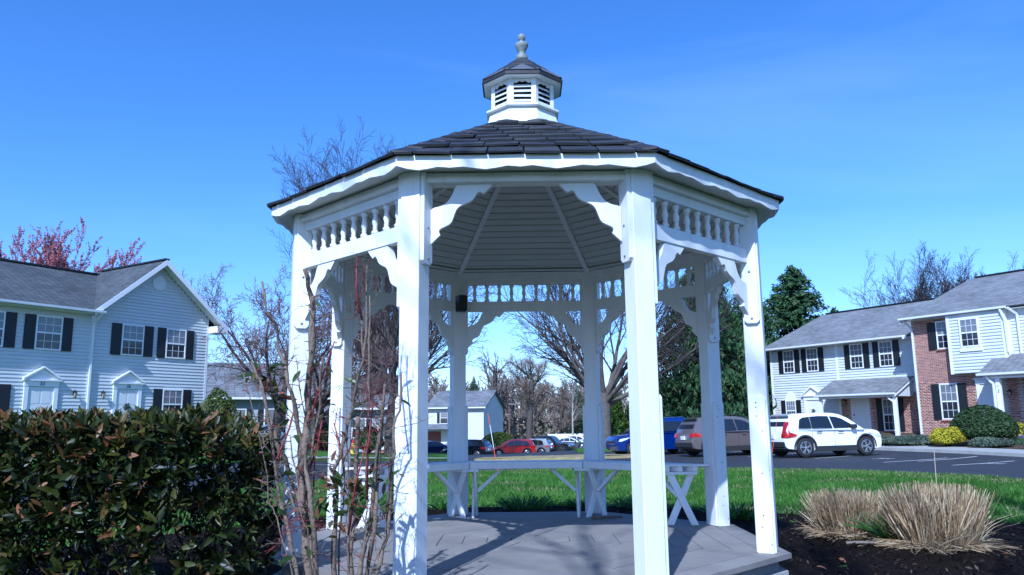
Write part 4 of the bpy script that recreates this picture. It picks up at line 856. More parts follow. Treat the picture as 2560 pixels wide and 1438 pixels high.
_wheel = {}
def wheel_meshes(wr, dark, spokes):
    k = (wr, dark, spokes)
    if k not in _wheel:
        t = MB(); w = .11; t.lathe([(wr * .66, -w), (wr * .93, -w * .98), (wr, -w * .7), (wr, w * .7), (wr * .93, w * .98), (wr * .66, w)], 28, axis='y'); tm = t.mesh('tyre', M['tyre'], True)
        r = MB(); ro = wr * .67; r.lathe([(ro * .90, .07), (ro, .072), (ro, .112), (ro * .93, .118), (ro * .90, .108)], 28, axis='y'); r.lathe([(0, .07), (.065, .07), (.06, .112), (0, .118)], 12, axis='y')
        for i in range(spokes):
            a = 2 * math.pi * i / spokes
            for da in (-.17, .17): r.bar((.05 * math.cos(a), .098, .05 * math.sin(a)), (ro * .93 * math.cos(a + da), .104, ro * .93 * math.sin(a + da)), .030, .028, up=(0, 1, 0))
        rm = r.mesh('rim', M['rim_dark'] if dark else M['rim'], False)
        h = MB(); h.lathe([(0, .035), (ro * .93, .035), (ro * .93, .05), (0, .05)], 20, axis='y'); hm = h.mesh('brake', M['hole'])
        _wheel[k] = (tm, rm, hm)
    return _wheel[k]
def car(name, label, x, y, heading, shape, body, group=None, rim_dark=False, spokes=5, clad=True, tail='suv', rails=False, detail=True, trim=None):
    S = SHAPES[shape]; L_, W = S['L'], S['W']; z0 = gz(x, y) - KERB
    eps = .6; sx = (gz(x + eps, y) - gz(x - eps, y)) / (2 * eps); sy = (gz(x, y + eps) - gz(x, y - eps)) / (2 * eps)
    T = thing(name, label, 'car' if shape != 'pickup' else 'truck', (x, y, z0 + .005), 0, group); T.rotation_mode = 'QUATERNION'
    up = Vector((-sx, -sy, 1)).normalized(); fx_ = Vector((math.cos(heading), math.sin(heading), 0)); fx_ = (fx_ - up * fx_.dot(up)).normalized(); sy_ = up.cross(fx_)
    T.rotation_quaternion = Matrix((fx_, sy_, up)).transposed().to_quaternion()
    ox = L_ / 2
    def hw(px, pz):
        e = abs(px - L_ / 2) / (L_ / 2); k = 1 - .13 * max(0, e - .55) ** 2 / .2025
        if pz > S['belt']: k -= .235 * min(1, (pz - S['belt']) / (S['H'] - S['belt']))
        elif pz < .55: k -= .035 * (.55 - pz) / .3
        return W / 2 * k
    prof = list(S['top']) + [(S['fx'] + S['ar'], S['bot'])] + arc(S['fx'], S['wr'], S['ar'], 12, 168)[:] + [(S['fx'] - S['ar'], S['bot'] - .02), (S['rx'] + S['ar'], S['bot'] - .02)] + arc(S['rx'], S['wr'], S['ar'], 12, 168) + [(S['rx'] - S['ar'], S['bot'] + .03)]
    prof = prof[::-1]
    def loft(poly, layers):
        b = MB(); n = len(poly); cx = L_ / 2; cz = .75; rings = []
        for f, sh in layers:
            ring = []
            for px, pz in poly:
                qx = cx + (px - cx) * (1 - sh); qz = cz + (pz - cz) * (1 - sh * 2.2) if pz > cz else pz + (.01 if sh else 0)
                ring.append((qx - ox, f * hw(px, pz), qz))
            rings.append(ring)
        vs = [p for r in rings for p in r]; fs = []
        for k in range(len(rings) - 1):
            for i in range(n): j = (i + 1) % n; fs.append((k * n + i, k * n + j, (k + 1) * n + j, (k + 1) * n + i))
        fs += [tuple(range(n))[::-1], tuple((len(rings) - 1) * n + i for i in range(n))]
        b.add(vs, fs); return b
    lay = [(-1, .012), (-.972, .003), (-.90, 0), (.90, 0), (.972, .003), (1, .012)]
    o = loft(prof, lay).build('body', body, T, fix=True); o.data.set_sharp_from_angle(angle=R_(35)) if hasattr(o.data, 'set_sharp_from_angle') else None
    o.data.shade_smooth(); o.data.set_sharp_from_angle(angle=R_(32))
    o = loft(S['cab'][::-1], [(-1, .006), (-.94, 0), (.94, 0), (1, .006)]).build('cabin', body, T, fix=True); o.data.shade_smooth(); o.data.set_sharp_from_angle(angle=R_(32))
    b = MB(); b.box(S['rx'] - S['ar'] - .1 - ox, S['fx'] + S['ar'] + .1 - ox, -W / 2 + .24, W / 2 - .24, S['bot'] - .05, .80); b.box(.25 - ox, L_ - .3 - ox, -W / 2 + .3, W / 2 - .3, S['bot'], .6); b.build('underbody', M['hole'], T)
    for sg in (-1, 1):
        for poly in S['win']:
            b = MB(); q = [(px - ox, sg * (hw(px, pz) + .004), pz) for px, pz in poly]; q2 = [(px, py - sg * .02, pz) for px, py, pz in q]; n = len(q)
            b.add(q + q2, [tuple(range(n)), tuple(range(2 * n - 1, n - 1, -1))] + [(i, (i + 1) % n, n + (i + 1) % n, n + i) for i in range(n)]); b.build('window', M['glass'], T, fix=True)
    def endglass(nm, seg, fr):
        (x0, z0_), (x1, z1_) = seg; out = -1 if nm == 'rear_window' else 1; d = nrm(np.array([x1 - x0, z1_ - z0_])); nx, nz_ = (-d[1], d[0]) if nm == 'rear_window' else (d[1] * -1, d[0])
        if (nx < 0) != (out < 0): nx, nz_ = -nx, -nz_
        b = MB(); v = []
        for e in (.014, -.02):
            for (px, pz) in ((x0, z0_), (x1, z1_)):
                for sg in (-1, 1): v.append((px + nx * e - ox, sg * (hw(px, pz) * fr), pz + nz_ * e))
        b.add(v, [(0, 1, 3, 2), (4, 6, 7, 5), (0, 4, 5, 1), (2, 3, 7, 6), (0, 2, 6, 4), (1, 5, 7, 3)]); b.build(nm, M['glass'], T, fix=True)
    endglass('rear_window', S['rearglass'], .86); endglass('windscreen', S['screen'], .90)
    tm, rm, hm = wheel_meshes(S['wr'], rim_dark, spokes)
    for ax in (S['rx'], S['fx']):
        for sg in (-1, 1):
            w = link('wheel', hm, T); w.location = (ax - ox, sg * (W / 2 - .135), S['wr']); w.rotation_euler = (0, rnd.uniform(0, 6), 0 if sg > 0 else math.pi)
            link('tyre', tm, w); link('rim', rm, w)
    if clad:
        for sg in (-1, 1):
            for ax in (S['rx'], S['fx']):
                b = MB(); A0 = arc(ax, S['wr'], S['ar'] - .005, -4, 184, 14); A1 = arc(ax, S['wr'], S['ar'] + .055, -4, 184, 14); v = []
                for d in (.008, -.05):
                    for P_ in (A0, A1): v += [(px - ox, sg * (hw(px, pz) + d), max(pz, S['bot'] - .03)) for px, pz in P_]
                n = 15; f = []
                for i in range(n - 1): f += [(i, i + 1, n + i + 1, n + i), (2 * n + i, 3 * n + i, 3 * n + i + 1, 2 * n + i + 1), (n + i, n + i + 1, 3 * n + i + 1, 3 * n + i), (i, 2 * n + i, 2 * n + i + 1, i + 1)]
                b.add(v, f); b.build('arch_trim', M['clad'], T, fix=True)
            b = MB(); y1 = sg * (hw(2.2, .4) + .006); b.box(S['rx'] + S['ar'] - ox, S['fx'] - S['ar'] - ox, min(y1, y1 - sg * .1), max(y1, y1 - sg * .1), S['bot'] - .05, S['bot'] + .15); b.build('sill', M['clad'], T)
        b = MB(); b.prism([(.02, .36), (-.012, .42), (-.012, .60), (.12, .62), (.12, .36)], -hw(.05, .5) * .985, hw(.05, .5) * .985, lambda a, c, d: (a - ox, d, c)); b.build('rear_bumper', M['clad'], T, fix=True)
    # lamps, plate, handles, mirrors
    for sg in (-1, 1):
        b = MB()
        if tail == 'tall':      # an upright lamp with a forward tail
            P_ = [(.03, .74), (.03, .86), (.08, .98), (.17, 1.22), (.24, 1.34), (.30, 1.36), (.20, 1.08), (.24, .96), (.52, .86), (.46, .78), (.16, .74)]
        elif shape == 'sedan': P_ = [(.0, .66), (.06, .86), (.42, .86), (.34, .70)]
        elif shape == 'pickup': P_ = [(-.005, .80), (-.005, 1.16), (.12, 1.16), (.12, .80)]
        else: P_ = [(-.004, .82), (.05, .99), (.20, 1.0), (.50, .93), (.40, .84)]
        q = [(px - ox, sg * (hw(px, pz) + .010), pz) for px, pz in P_]; q2 = [(px - ox - .012, sg * (hw(px, pz) - .20), pz) for px, pz in P_]; n = len(q)
        b.add(q + q2, [tuple(range(n)), tuple(range(2 * n - 1, n - 1, -1))] + [(i, (i + 1) % n, n + (i + 1) % n, n + i) for i in range(n)]); b.build('tail_light', M['tail'], T, fix=True)
        f0 = L_ - (.62 if shape != 'pickup' else .25); zf = {'suv': .78, 'sedan': .62, 'pickup': .92}[shape]
        P_ = [(f0, zf + .10), (L_ - .14, zf + .04), (L_ - .06, zf - .06), (L_ - .16, zf - .08), (f0 + .2, zf)]
        b = MB(); q = [(px - ox, sg * (hw(px, pz) + .008), pz) for px, pz in P_]; q2 = [(px - ox + .02, sg * (hw(px, pz) - .22), pz) for px, pz in P_]; n = len(q)
        b.add(q + q2, [tuple(range(n)), tuple(range(2 * n - 1, n - 1, -1))] + [(i, (i + 1) % n, n + (i + 1) % n, n + i) for i in range(n)]); b.build('headlight', M['headl'], T, fix=True)
        mx_ = S['win'][-1][-1][0] - .10; mz = S['belt'] + .10
        b = MB(); q = hw(mx_, mz); b.prism([(-.10, -.06), (.06, -.07), (.10, .02), (.05, .09), (-.10, .09)], sg * (q + .04), sg * (q + .21), lambda a, c, d: (mx_ - ox + a, d, mz + c)); mo = b.build('mirror', body if trim is None else trim, T, fix=True, bevel=.015)
        boxpart('mirror_arm', mo, M['clad'], mx_ - ox - .03, mx_ - ox + .05, min(sg * q - .02, sg * (q + .06)), max(sg * q + .02, sg * (q + .06)), mz - .08, mz - .03)
        for w_ in S['win'][1:]:
            hx = w_[0][0] + .16; hz_ = S['belt'] - .10; q = hw(hx, hz_); boxpart('door_handle', T, body if trim is None else trim, hx - ox, hx - ox + .22, min(sg * q, sg * (q + .03)), max(sg * q, sg * (q + .03)), hz_, hz_ + .035)
        if detail:
            for sx_ in [w_[0][0] - .02 for w_ in S['win'][1:]] + [S['win'][-1][-1][0] + .02]:
                b = MB(); n = 8; q = []
                for i in range(n + 1):
                    pz = S['bot'] + .15 + (S['belt'] - S['bot'] - .18) * i / n; px = sx_ - (.10 * (1 - i / n) if sx_ < 1.5 else 0); q.append((px - ox, sg * (hw(px, pz) + .0015), pz))
                b.add(q + [(p[0] + .012, p[1], p[2]) for p in q], [(i, i + 1, n + 2 + i, n + 1 + i) for i in range(n)]); b.build('door_gap', M['hole'], T)
        if rails:
            b = MB(); zz = S['H']; q = hw(1.4, zz) * .86; b.tube([(.75 - ox, sg * q, zz - .03), (.9 - ox, sg * q, zz + .035), (2.2 - ox, sg * q, zz + .04), (2.45 - ox, sg * q, zz - .03)], .018, 6); b.build('roof_rail', M['chrome'] if rails == 2 else M['clad'], T)
    pz_ = {'suv': .80, 'sedan': .74, 'pickup': .72}[shape]; boxpart('number_plate', T, M['plate'], -ox - .022, -ox + .03, -.16, .16, pz_ - .08, pz_ + .08)
    b = MB(); b.prism([(.0, .0), (.02, .0), (.02, .22), (-.02, .22)], -.55, .55, lambda a, c, d: (L_ - ox - .03 + a, d, {'suv': .50, 'sedan': .34, 'pickup': .66}[shape] + c)); b.build('grille', M['clad'], T, fix=True)
    if shape == 'suv':
        b = MB(); b.prism([(.36, 1.59), (.62, 1.655), (.62, 1.63), (.40, 1.56)], -.62, .62, lambda a, c, d: (a - ox, d, c)); b.build('spoiler', body, T, fix=True)
    return T
PW = paint('white_car_paint', (.80, .81, .82)); PT = paint('taupe_car_paint', (.20, .165, .15), .3, .5); PB = paint('blue_car_paint', (.008, .032, .22), .25, .4)
PR = paint('red_car_paint', (.42, .008, .014), .22, .3); PK = paint('black_car_paint', (.008, .009, .012), .2); PS = paint('silver_car_paint', (.42, .44, .47), .25, .7); PG = paint('grey_car_paint', (.10, .115, .135), .25, .6); PN = paint('navy_car_paint', (.018, .035, .09), .2, .4); PP = paint('pale_blue_car_paint', (.30, .40, .55), .3, .3)
LOT = 'cars parked in the lots'
car('parked_car', 'white crossover with dark lower trim parked nearest the brick house', 11.80, 25.3, R_(15), 'suv', PW, LOT, tail='tall', trim=M['clad'])
car('parked_car', 'taupe crossover parked between the blue and the white crossovers', 9.05, 28.7, R_(15), 'suv', PT, LOT, rails=1)
car('parked_car', 'blue crossover with silver roof rails facing left, behind the front right post', 6.35, 32.0, R_(194), 'suv', PB, LOT, rails=2, clad=False, spokes=7)
car('parked_car', 'bright red crossover parked far off beside the round bush', -0.85, 70.6, R_(184), 'suv', PR, LOT, spokes=7)
car('parked_car', 'black crossover just left of the red one, tail lights towards us', -4.9, 65.8, R_(158), 'suv', PK, LOT, clad=False)
car('parked_car', 'silver crossover just right of the red one', 1.0, 73.4, R_(160), 'suv', PS, LOT)
car('parked_truck', 'black pickup truck with big tyres right of the silver crossover', 2.6, 75.0, R_(-22), 'pickup', PK, LOT, rim_dark=True)
car('parked_car', 'dark grey sedan parked behind the black pickup', 6.0, 90.0, R_(-14), 'sedan', PG, LOT, clad=False, detail=False)
car('parked_car', 'white crossover far off behind the grey sedan', 7.6, 100.0, R_(-12), 'suv', PW, LOT, detail=False)
car('parked_car', 'dark crossover at the far end of the car park, beside the white one', 10.4, 104.5, R_(170), 'suv', PK, LOT, detail=False)
car('parked_car', 'navy sedan half hidden behind the dry grass bank', -9.6, 74.5, R_(200), 'sedan', PN, LOT, clad=False, detail=False)
car('parked_car', 'blue sedan behind the navy one by the far house', -7.2, 80.0, R_(196), 'sedan', PB, LOT, clad=False, detail=False)
car('parked_car', 'pale blue car partly hidden behind the left front gazebo post and bare stems', -15.2, 41.2, R_(200), 'sedan', PP, LOT, clad=False, detail=False)

# ------------------------------------------------------------------ street furniture and small things
def stake(label, x, y, lean, h=1.5, white=True):
    T = thing('marker_stake', label, 'marker', (x, y, gz(x, y)), 0, 'driveway marker stakes'); M['orange'] = M.get('orange') or mat('orange_plastic', (.75, .10, .015), .5)
    d = np.array([lean[0], lean[1], h]); segs = [(-.1, .42, 'orange'), (.42, .80, 'white_trim'), (.80, 1.0, 'orange')] if white else [(-.1, 1.0, 'orange')]
    for a, c, m in segs: b = MB(); b.tube([d * a, d * c], .008 if white else .005, 6); b.build('rod' if m == 'orange' else 'reflective_band', M[m], T)
stake('orange and white stake leaning on the lawn in front of the red car', -.62, 13.4, (-.24, 0), 1.45)
stake('thin orange stake leaning beside the front of the right near post', 5.95, 13.2, (.34, .05), 1.5, False)
stake('tiny far orange stake on the dry grass strip', 3.0, 32.0, (0, 0), .75, False)
hx, hy = -8.75, 34.6
M['hyd_red'] = mat('red_hydrant_paint', (.50, .03, .03), .45, var=.2, scale=8); M['hyd_yel'] = mat('yellow_hydrant_paint', (.72, .55, .05), .45, var=.2, scale=8)
T = thing('fire_hydrant', 'red and yellow fire hydrant between two clipped round shrubs', 'hydrant', (hx, hy, gz(hx, hy)))
b = MB(); b.lathe([(.17, 0), (.17, .05), (.11, .06), (.11, .50), (.15, .51), (.15, .55)], 14); b.build('barrel', M['hyd_yel'], T)
b = MB(); b.lathe([(.145, .551), (.14, .62), (.11, .70), (.06, .75), (.035, .76), (.035, .80), (0, .80)], 14); b.build('bonnet', M['hyd_red'], T)
for sg, an in ((-1, 0), (1, 0), (0, -1)):
    b = MB(); d = np.array([sg, an, 0.0]); b.tube([d * .09 + (0, 0, .40), d * .20 + (0, 0, .40)], .055, 10); b.tube([d * .20 + (0, 0, .40), d * .225 + (0, 0, .40)], .065, 8); b.build('outlet', M['hyd_red'], T)
lx, ly = -1.6, 99.0
T = thing('lamp_post', 'tall brown lamp post with box head far off in the car park', 'lamp post', (lx, ly, gz(lx, ly))); M['pole'] = mat('brown_pole', (.16, .11, .085), .6)
b = MB(); b.lathe([(.20, -.2), (.20, .4), (.09, .42), (.075, 5.6), (0, 5.62)], 10); b.build('pole', M['pole'], T)
b = MB(); b.box(-.1, 1.0, -.22, .22, 5.55, 5.75); b.build('lamp_head', M['pole'], T); b = MB(); b.box(.2, .95, -.18, .18, 5.53, 5.549); b.build('lens', M['headl'], T)
wx, wy = 4.0, 112.0
T = thing('fence', 'low white board fence far off behind the parked cars', 'fence', (wx, wy, gz(wx, wy)), R_(4))
for i in range(7): boxpart('fence_panel', T, M['white_trim'], i * 1.2, i * 1.2 + 1.17, 0, .03, .1, 1.75)
for i in range(8): boxpart('fence_post', T, M['white_trim'], i * 1.2 - .06, i * 1.2 + .04, .032, .13, -.3, 1.8)
# ------------------------------------------------------------------ trees: skeletons of tapering limbs
def seg_mesh(name, segs, m, n=3, tint=None):
    """separate n-sided tapered prisms, one per segment (x0,y0,z0,x1,y1,z1,r0,r1)"""
    s = np.array(segs, float); p0, p1, r0, r1 = s[:, :3], s[:, 3:6], s[:, 6], s[:, 7]
    d = p1 - p0; d /= np.linalg.norm(d, axis=1)[:, None] + 1e-9
    ref = np.where(np.abs(d[:, 2:3]) > .9, np.array([[1., 0, 0]]), np.array([[0, 0, 1.]])); a = np.cross(d, ref); a /= np.linalg.norm(a, axis=1)[:, None] + 1e-9; b = np.cross(d, a)
    t = 2 * math.pi * np.arange(n) / n; ring = a[:, None, :] * np.cos(t)[None, :, None] + b[:, None, :] * np.sin(t)[None, :, None]
    V = np.concatenate([p0[:, None] + ring * r0[:, None, None], p1[:, None] + ring * r1[:, None, None]], 1).reshape(-1, 3)
    i = np.arange(n); q = np.stack([i, (i + 1) % n, n + (i + 1) % n, n + i], 1); F = (q[None] + (np.arange(len(s)) * 2 * n)[:, None, None]).reshape(-1, 4)
    return npmesh(name, V, F, m, smooth=n > 3)
class Tree:
    """lev: per level dict(n=children, ang=(lo,hi), ratio, segs, wob, trop, start)"""
    def __init__(s, seed, levels, rmin=.006): s.r = random.Random(seed); s.lv = levels; s.thick = []; s.thin = []; s.tips = []; s.rmin = rmin
    def rv(s): return np.array([s.r.gauss(0, 1), s.r.gauss(0, 1), s.r.gauss(0, 1)])
    def grow(s, p, d, L, r, k):
        lv = s.lv[k]; n = lv['segs']; pts = [np.array(p, float)]; dirs = []; d = nrm(d); taper = lv.get('taper', .75); rs = [r]
        for i in range(n):
            d = nrm(d + s.rv() * lv['wob'] + np.array([0, 0, lv['trop'] + lv.get('trop2', 0) * i / n])); pts.append(pts[-1] + d * L / n); dirs.append(d); rs.append(max(s.rmin, r * (1 - taper * (i + 1) / n)))
        for i in range(n): (s.thick if rs[i] > .03 else s.thin).append((*pts[i], *pts[i + 1], rs[i], rs[i + 1]))
        if k + 1 >= len(s.lv): s.tips.append((pts[-1], dirs[-1])); return
        c = s.lv[k + 1]; m = c['n']; st = c.get('start', .25)
        for j in range(m):
            t = st + (1 - st) * (j + s.r.random() * .9) / m; t = min(t, .999); i = min(int(t * n), n - 1); f = t * n - i
            q = pts[i] * (1 - f) + pts[i + 1] * f; dd = dirs[i]; ax = nrm(np.cross(dd, s.rv())); an = R_(s.r.uniform(*c['ang'])); nd = dd * math.cos(an) + np.cross(ax, dd) * math.sin(an)
            ll = L * c['ratio'] * (1 - c.get('fall', .45) * (t - st) / (1 - st + 1e-6)) * s.r.uniform(.75, 1.2)
            s.grow(q, nd, ll, max(s.rmin, min(rs[i] * .72, rs[i] * c.get('rr', .55))), k + 1)
def tree_obj(name, label, cat, T, x, y, bark, twig, group=None, rz=0, sc=1, extra=None, dz=0, h=None, pc=100):
    if h: sc = h / float(np.percentile([q[5] for q in T.thin], pc))
    o = thing(name, label, cat, (x, y, gz(x, y) - .12 + dz), rz, group); o.scale = (sc,) * 3
    if T.thick: link('trunk', seg_mesh('trunk', T.thick, bark, 8), o)
    if T.thin: link('crown', seg_mesh('crown', T.thin, twig, 3), o)
    if extra: extra(o)
    return o
def cards(name, P, N, size, m, tint, jit=.5, asp=.5, droop=0):
    """small folded leaf faces at points P facing roughly along N"""
    n = len(P); N = N + rng.normal(size=(n, 3)) * jit; N /= np.linalg.norm(N, axis=1)[:, None] + 1e-9
    a = np.cross(N, rng.normal(size=(n, 3))); a /= np.linalg.norm(a, axis=1)[:, None] + 1e-9
    if droop: a = a + np.array([0, 0, -droop]); a /= np.linalg.norm(a, axis=1)[:, None]
    b = np.cross(N, a); sz = size * rng.uniform(.6, 1.35, n)[:, None]
    V = np.stack([P - a * sz * .5, P + b * sz * asp * .5 + N * sz * .06, P + a * sz * .5, P - b * sz * asp * .5 + N * sz * .06], 1).reshape(-1, 3)
    F = np.arange(n * 4).reshape(n, 4); return npmesh(name, V, F, m, tint=np.repeat(tint, 4))

# two vase-shaped trees across the road
zel = [dict(segs=5, wob=.02, trop=.1, taper=.25, n=1), dict(n=11, ang=(14, 52), ratio=2.9, segs=9, wob=.06, trop=.03, trop2=-.02, start=.75, rr=.42, fall=.2, taper=.85), dict(n=9, ang=(14, 42), ratio=.52, segs=6, wob=.07, trop=.015, start=.22, rr=.52, taper=.85), dict(n=8, ang=(16, 48), ratio=.48, segs=4, wob=.09, trop=.0, start=.15, rr=.5, taper=.8), dict(n=6, ang=(20, 55), ratio=.46, segs=3, wob=.12, trop=-.02, start=.1, rr=.5, taper=.6)]
t1 = Tree(3, zel, .0075); t1.grow((0, 0, 0), (0, 0, 1), 2.9, .36, 0)
tree_obj('bare_tree', 'large bare tree with smooth grey trunk behind the front left post', 'tree', t1, -7.3, 38.0, M['bark_grey'], M['twig_grey'], 'bare trees by the car park', h=15.0)
z2 = [dict(d) for d in zel]; z2[1]['ang'] = (20, 58); z2[1]['ratio'] = 2.7; z2[1]['n'] = 19; z2[1]['rr'] = .36; z2[1]['start'] = .7
t2 = Tree(9, z2, .0075); t2.grow((0, 0, 0), (.03, 0, 1), 3.0, .44, 0)
tree_obj('bare_tree', 'spreading bare tree beside the blue crossover, seen through the gazebo', 'tree', t2, 4.95, 41.6, M['bark_grey'], M['twig_grey'], 'bare trees by the car park', h=14.5)
upr = [dict(segs=4, wob=.03, trop=.1, taper=.3, n=1), dict(n=24, ang=(6, 44), ratio=2.3, segs=9, wob=.07, trop=.05, start=.45, rr=.48, taper=.88, fall=.15), dict(n=12, ang=(14, 42), ratio=.46, segs=6, wob=.09, trop=.07, start=.25, rr=.45, taper=.8, fall=.35), dict(n=9, ang=(16, 46), ratio=.44, segs=4, wob=.10, trop=.06, start=.1, rr=.45, taper=.7), dict(n=6, ang=(18, 50), ratio=.5, segs=2, wob=.1, trop=.04, start=.1, rr=.5, taper=.5)]
up2 = [dict(d) for d in upr]; up2[1]['ang'] = (3, 30); up2[1]['n'] = 26; up2[1]['wob'] = .05
tu = Tree(15, up2, .0085); tu.grow((0, 0, 0), (0, 0, 1), 5.0, .34, 0)
tree_obj('bare_tree', 'tall bare tree whose fine upright twigs show above the left of the gazebo roof', 'tree', tu, -11.2, 54.0, M['bark_grey'], M['twig_grey'], 'bare trees by the car park', h=21.5, pc=93)
# cherry trees
che = [dict(segs=4, wob=.05, trop=.05, taper=.25, n=1), dict(n=9, ang=(18, 66), ratio=2.6, segs=8, wob=.11, trop=.04, start=.55, rr=.5, taper=.85, fall=.2), dict(n=9, ang=(22, 60), ratio=.48, segs=5, wob=.14, trop=.03, start=.2, rr=.45, taper=.8), dict(n=9, ang=(25, 65), ratio=.48, segs=4, wob=.15, trop=.04, start=.1, rr=.42, taper=.7), dict(n=6, ang=(25, 70), ratio=.5, segs=2, wob=.15, trop=.03, start=.1, rr=.45, taper=.5)]
M['bud'] = leafmat('pink_brown_bud', [(0, (.22, .11, .11)), (1, (.42, .26, .25))], .7, .1, .2)
def buds(T, n, size, m):
    def f(o):
        tp = np.array([t[0] for t in T.tips]); k = rng.integers(0, len(tp), n); P = tp[k] + rng.normal(size=(n, 3)) * .03; link('buds', cards('buds', P, rng.normal(size=(n, 3)), size, m, rng.random(n)), o)['kind'] = 'stuff'
    return f
t3 = Tree(21, che, .0045); t3.grow((0, 0, 0), (.08, 0, 1), 1.2, .13, 0)
tree_obj('cherry_tree', 'bare cherry tree with reddish buds just right of house 56', 'tree', t3, -13.0, 35.2, M['bark_dark'], M['twig_red'], 'cherry trees', extra=buds(t3, 7000, .026, M['bud']), h=10.4)
t4 = Tree(27, che, .0045); t4.grow((0, 0, 0), (-.05, 0, 1), 1.2, .12, 0)
tree_obj('cherry_tree', 'second bare cherry tree, behind the tall shrub stems left of the gazebo', 'tree', t4, -11.0, 37.6, M['bark_dark'], M['twig_red'], 'cherry trees', extra=buds(t4, 7000, .026, M['bud']), h=9.8)
# red maple behind the left house
map_ = [dict(segs=4, wob=.03, trop=.1, taper=.3, n=1), dict(n=34, ang=(6, 46), ratio=2.2, segs=8, wob=.06, trop=.07, start=.4, rr=.45, taper=.85, fall=.1), dict(n=10, ang=(14, 40), ratio=.42, segs=5, wob=.07, trop=.09, start=.25, rr=.45, taper=.8, fall=.3), dict(n=8, ang=(15, 42), ratio=.42, segs=3, wob=.08, trop=.10, start=.1, rr=.5, taper=.6)]
M['maple_bud'] = leafmat('crimson_maple_flower', [(0, (.26, .07, .09)), (.6, (.42, .14, .17)), (1, (.52, .26, .28))], .7, .15, .2)
t5 = Tree(33, map_, .012); t5.grow((0, 0, 0), (0, 0, 1), 4.8, .40, 0)
def mbuds(T, n):
    def f(o):
        S = np.array(T.thin); S = S[S[:, 6] < .02]; k = rng.integers(0, len(S), n); u = rng.random((n, 1)); P = S[k, :3] * (1 - u) + S[k, 3:6] * u + rng.normal(size=(n, 3)) * .05
        link('flowers', cards('flowers', P, rng.normal(size=(n, 3)), .14, M['maple_bud'], rng.random(n), asp=.6), o)['kind'] = 'stuff'
    return f
tree_obj('red_maple', 'maple with crimson spring flowers rising behind the left house roof', 'tree', t5, -42.6, 63.0, M['bark_grey'], M['twig_red'], extra=mbuds(t5, 90000), h=17.4, pc=97)
# bare trees behind the right houses
tall = [dict(segs=6, wob=.04, trop=.1, taper=.5, n=1), dict(n=11, ang=(20, 52), ratio=.62, segs=8, wob=.10, trop=.05, start=.28, rr=.5, taper=.85, fall=.5), dict(n=7, ang=(20, 55), ratio=.45, segs=5, wob=.12, trop=.05, start=.2, rr=.5, taper=.8), dict(n=6, ang=(20, 60), ratio=.45, segs=3, wob=.13, trop=.04, start=.15, rr=.5, taper=.7), dict(n=4, ang=(20, 60), ratio=.5, segs=2, wob=.12, trop=.0, start=.1, rr=.5, taper=.5)]
t6 = Tree(41, upr, .010); t6.grow((0, 0, 0), (-.06, 0, 1), 4.2, .26, 0)
tree_obj('bare_tree', 'bare tree behind the white-sided house, leaning left', 'tree', t6, 37.6, 64.0, M['bark_grey'], M['twig_grey'], 'bare trees behind the right houses', h=17.4)
t7 = Tree(47, upr, .010); t7.grow((0, 0, 0), (.03, 0, 1), 4.2, .24, 0)
tree_obj('bare_tree', 'upright bare tree behind the brick house roof', 'tree', t7, 41.6, 66.0, M['bark_grey'], M['twig_grey'], 'bare trees behind the right houses', h=17.0)

# conifers
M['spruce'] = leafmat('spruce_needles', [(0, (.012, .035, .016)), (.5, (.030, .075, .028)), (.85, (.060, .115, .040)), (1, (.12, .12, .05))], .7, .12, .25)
M['arbor'] = leafmat('arborvitae_leaf', [(0, (.035, .080, .012)), (.6, (.085, .165, .022)), (1, (.16, .24, .04))], .6, .2, .25)
def conifer(name, label, x, y, H, Rb, n, seed, droop=.5, group=None, power=.85):
    q = np.random.default_rng(seed); o = thing(name, label, 'tree', (x, y, gz(x, y) - .1), 0, group)
    b = MB(); b.tube([(0, 0, 0), (.04, 0, H * .5), (0, 0, H)], [Rb * .075, Rb * .04, .015], 8); b.build('trunk', M['bark_dark'], o, smooth=True)
    nb = int(H * 75); h = .05 + .95 * q.random(nb) ** 1.15; az = q.uniform(0, 2 * math.pi, nb); Lb = Rb * (1 - h) ** power * q.uniform(.78, 1.06, nb) + .12
    k = q.integers(0, nb, n); k = q.choice(nb, n, p=Lb / Lb.sum()); u = q.random(n) ** .6
    r = Lb[k] * u; sag = -droop * (Lb[k] * u) * .45 + .30 * np.maximum(0, u - .6) * Lb[k] * .5 * (1 - droop)
    side = q.normal(size=n) * .10 * (1.15 - u) * Lb[k].clip(.4, 2); ax, ay = np.cos(az[k]), np.sin(az[k])
    P = np.stack([ax * r - ay * side, ay * r + ax * side, h[k] * H + sag + q.normal(size=n) * .06 - np.abs(q.normal(size=n)) * droop * .28], 1)
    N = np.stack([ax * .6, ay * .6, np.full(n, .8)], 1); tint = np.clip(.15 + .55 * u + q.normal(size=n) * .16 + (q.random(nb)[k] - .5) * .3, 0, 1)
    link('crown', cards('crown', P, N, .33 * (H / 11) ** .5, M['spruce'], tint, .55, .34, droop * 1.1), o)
    s = np.stack([np.zeros(nb), np.zeros(nb), h * H, np.cos(az) * Lb * .8, np.sin(az) * Lb * .8, h * H - droop * Lb * .3, np.full(nb, .022), np.full(nb, .006)], 1); link('branches', seg_mesh('branches', s, M['bark_dark'], 3), o)
    return o
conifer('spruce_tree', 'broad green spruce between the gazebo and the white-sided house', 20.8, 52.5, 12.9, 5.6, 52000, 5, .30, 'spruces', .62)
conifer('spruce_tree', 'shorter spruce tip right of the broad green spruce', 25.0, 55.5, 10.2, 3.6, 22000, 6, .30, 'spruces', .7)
conifer('spruce_tree', 'dark drooping spruce behind the taupe crossover', 11.6, 43.6, 11.8, 5.0, 46000, 7, .95, 'spruces', .55)
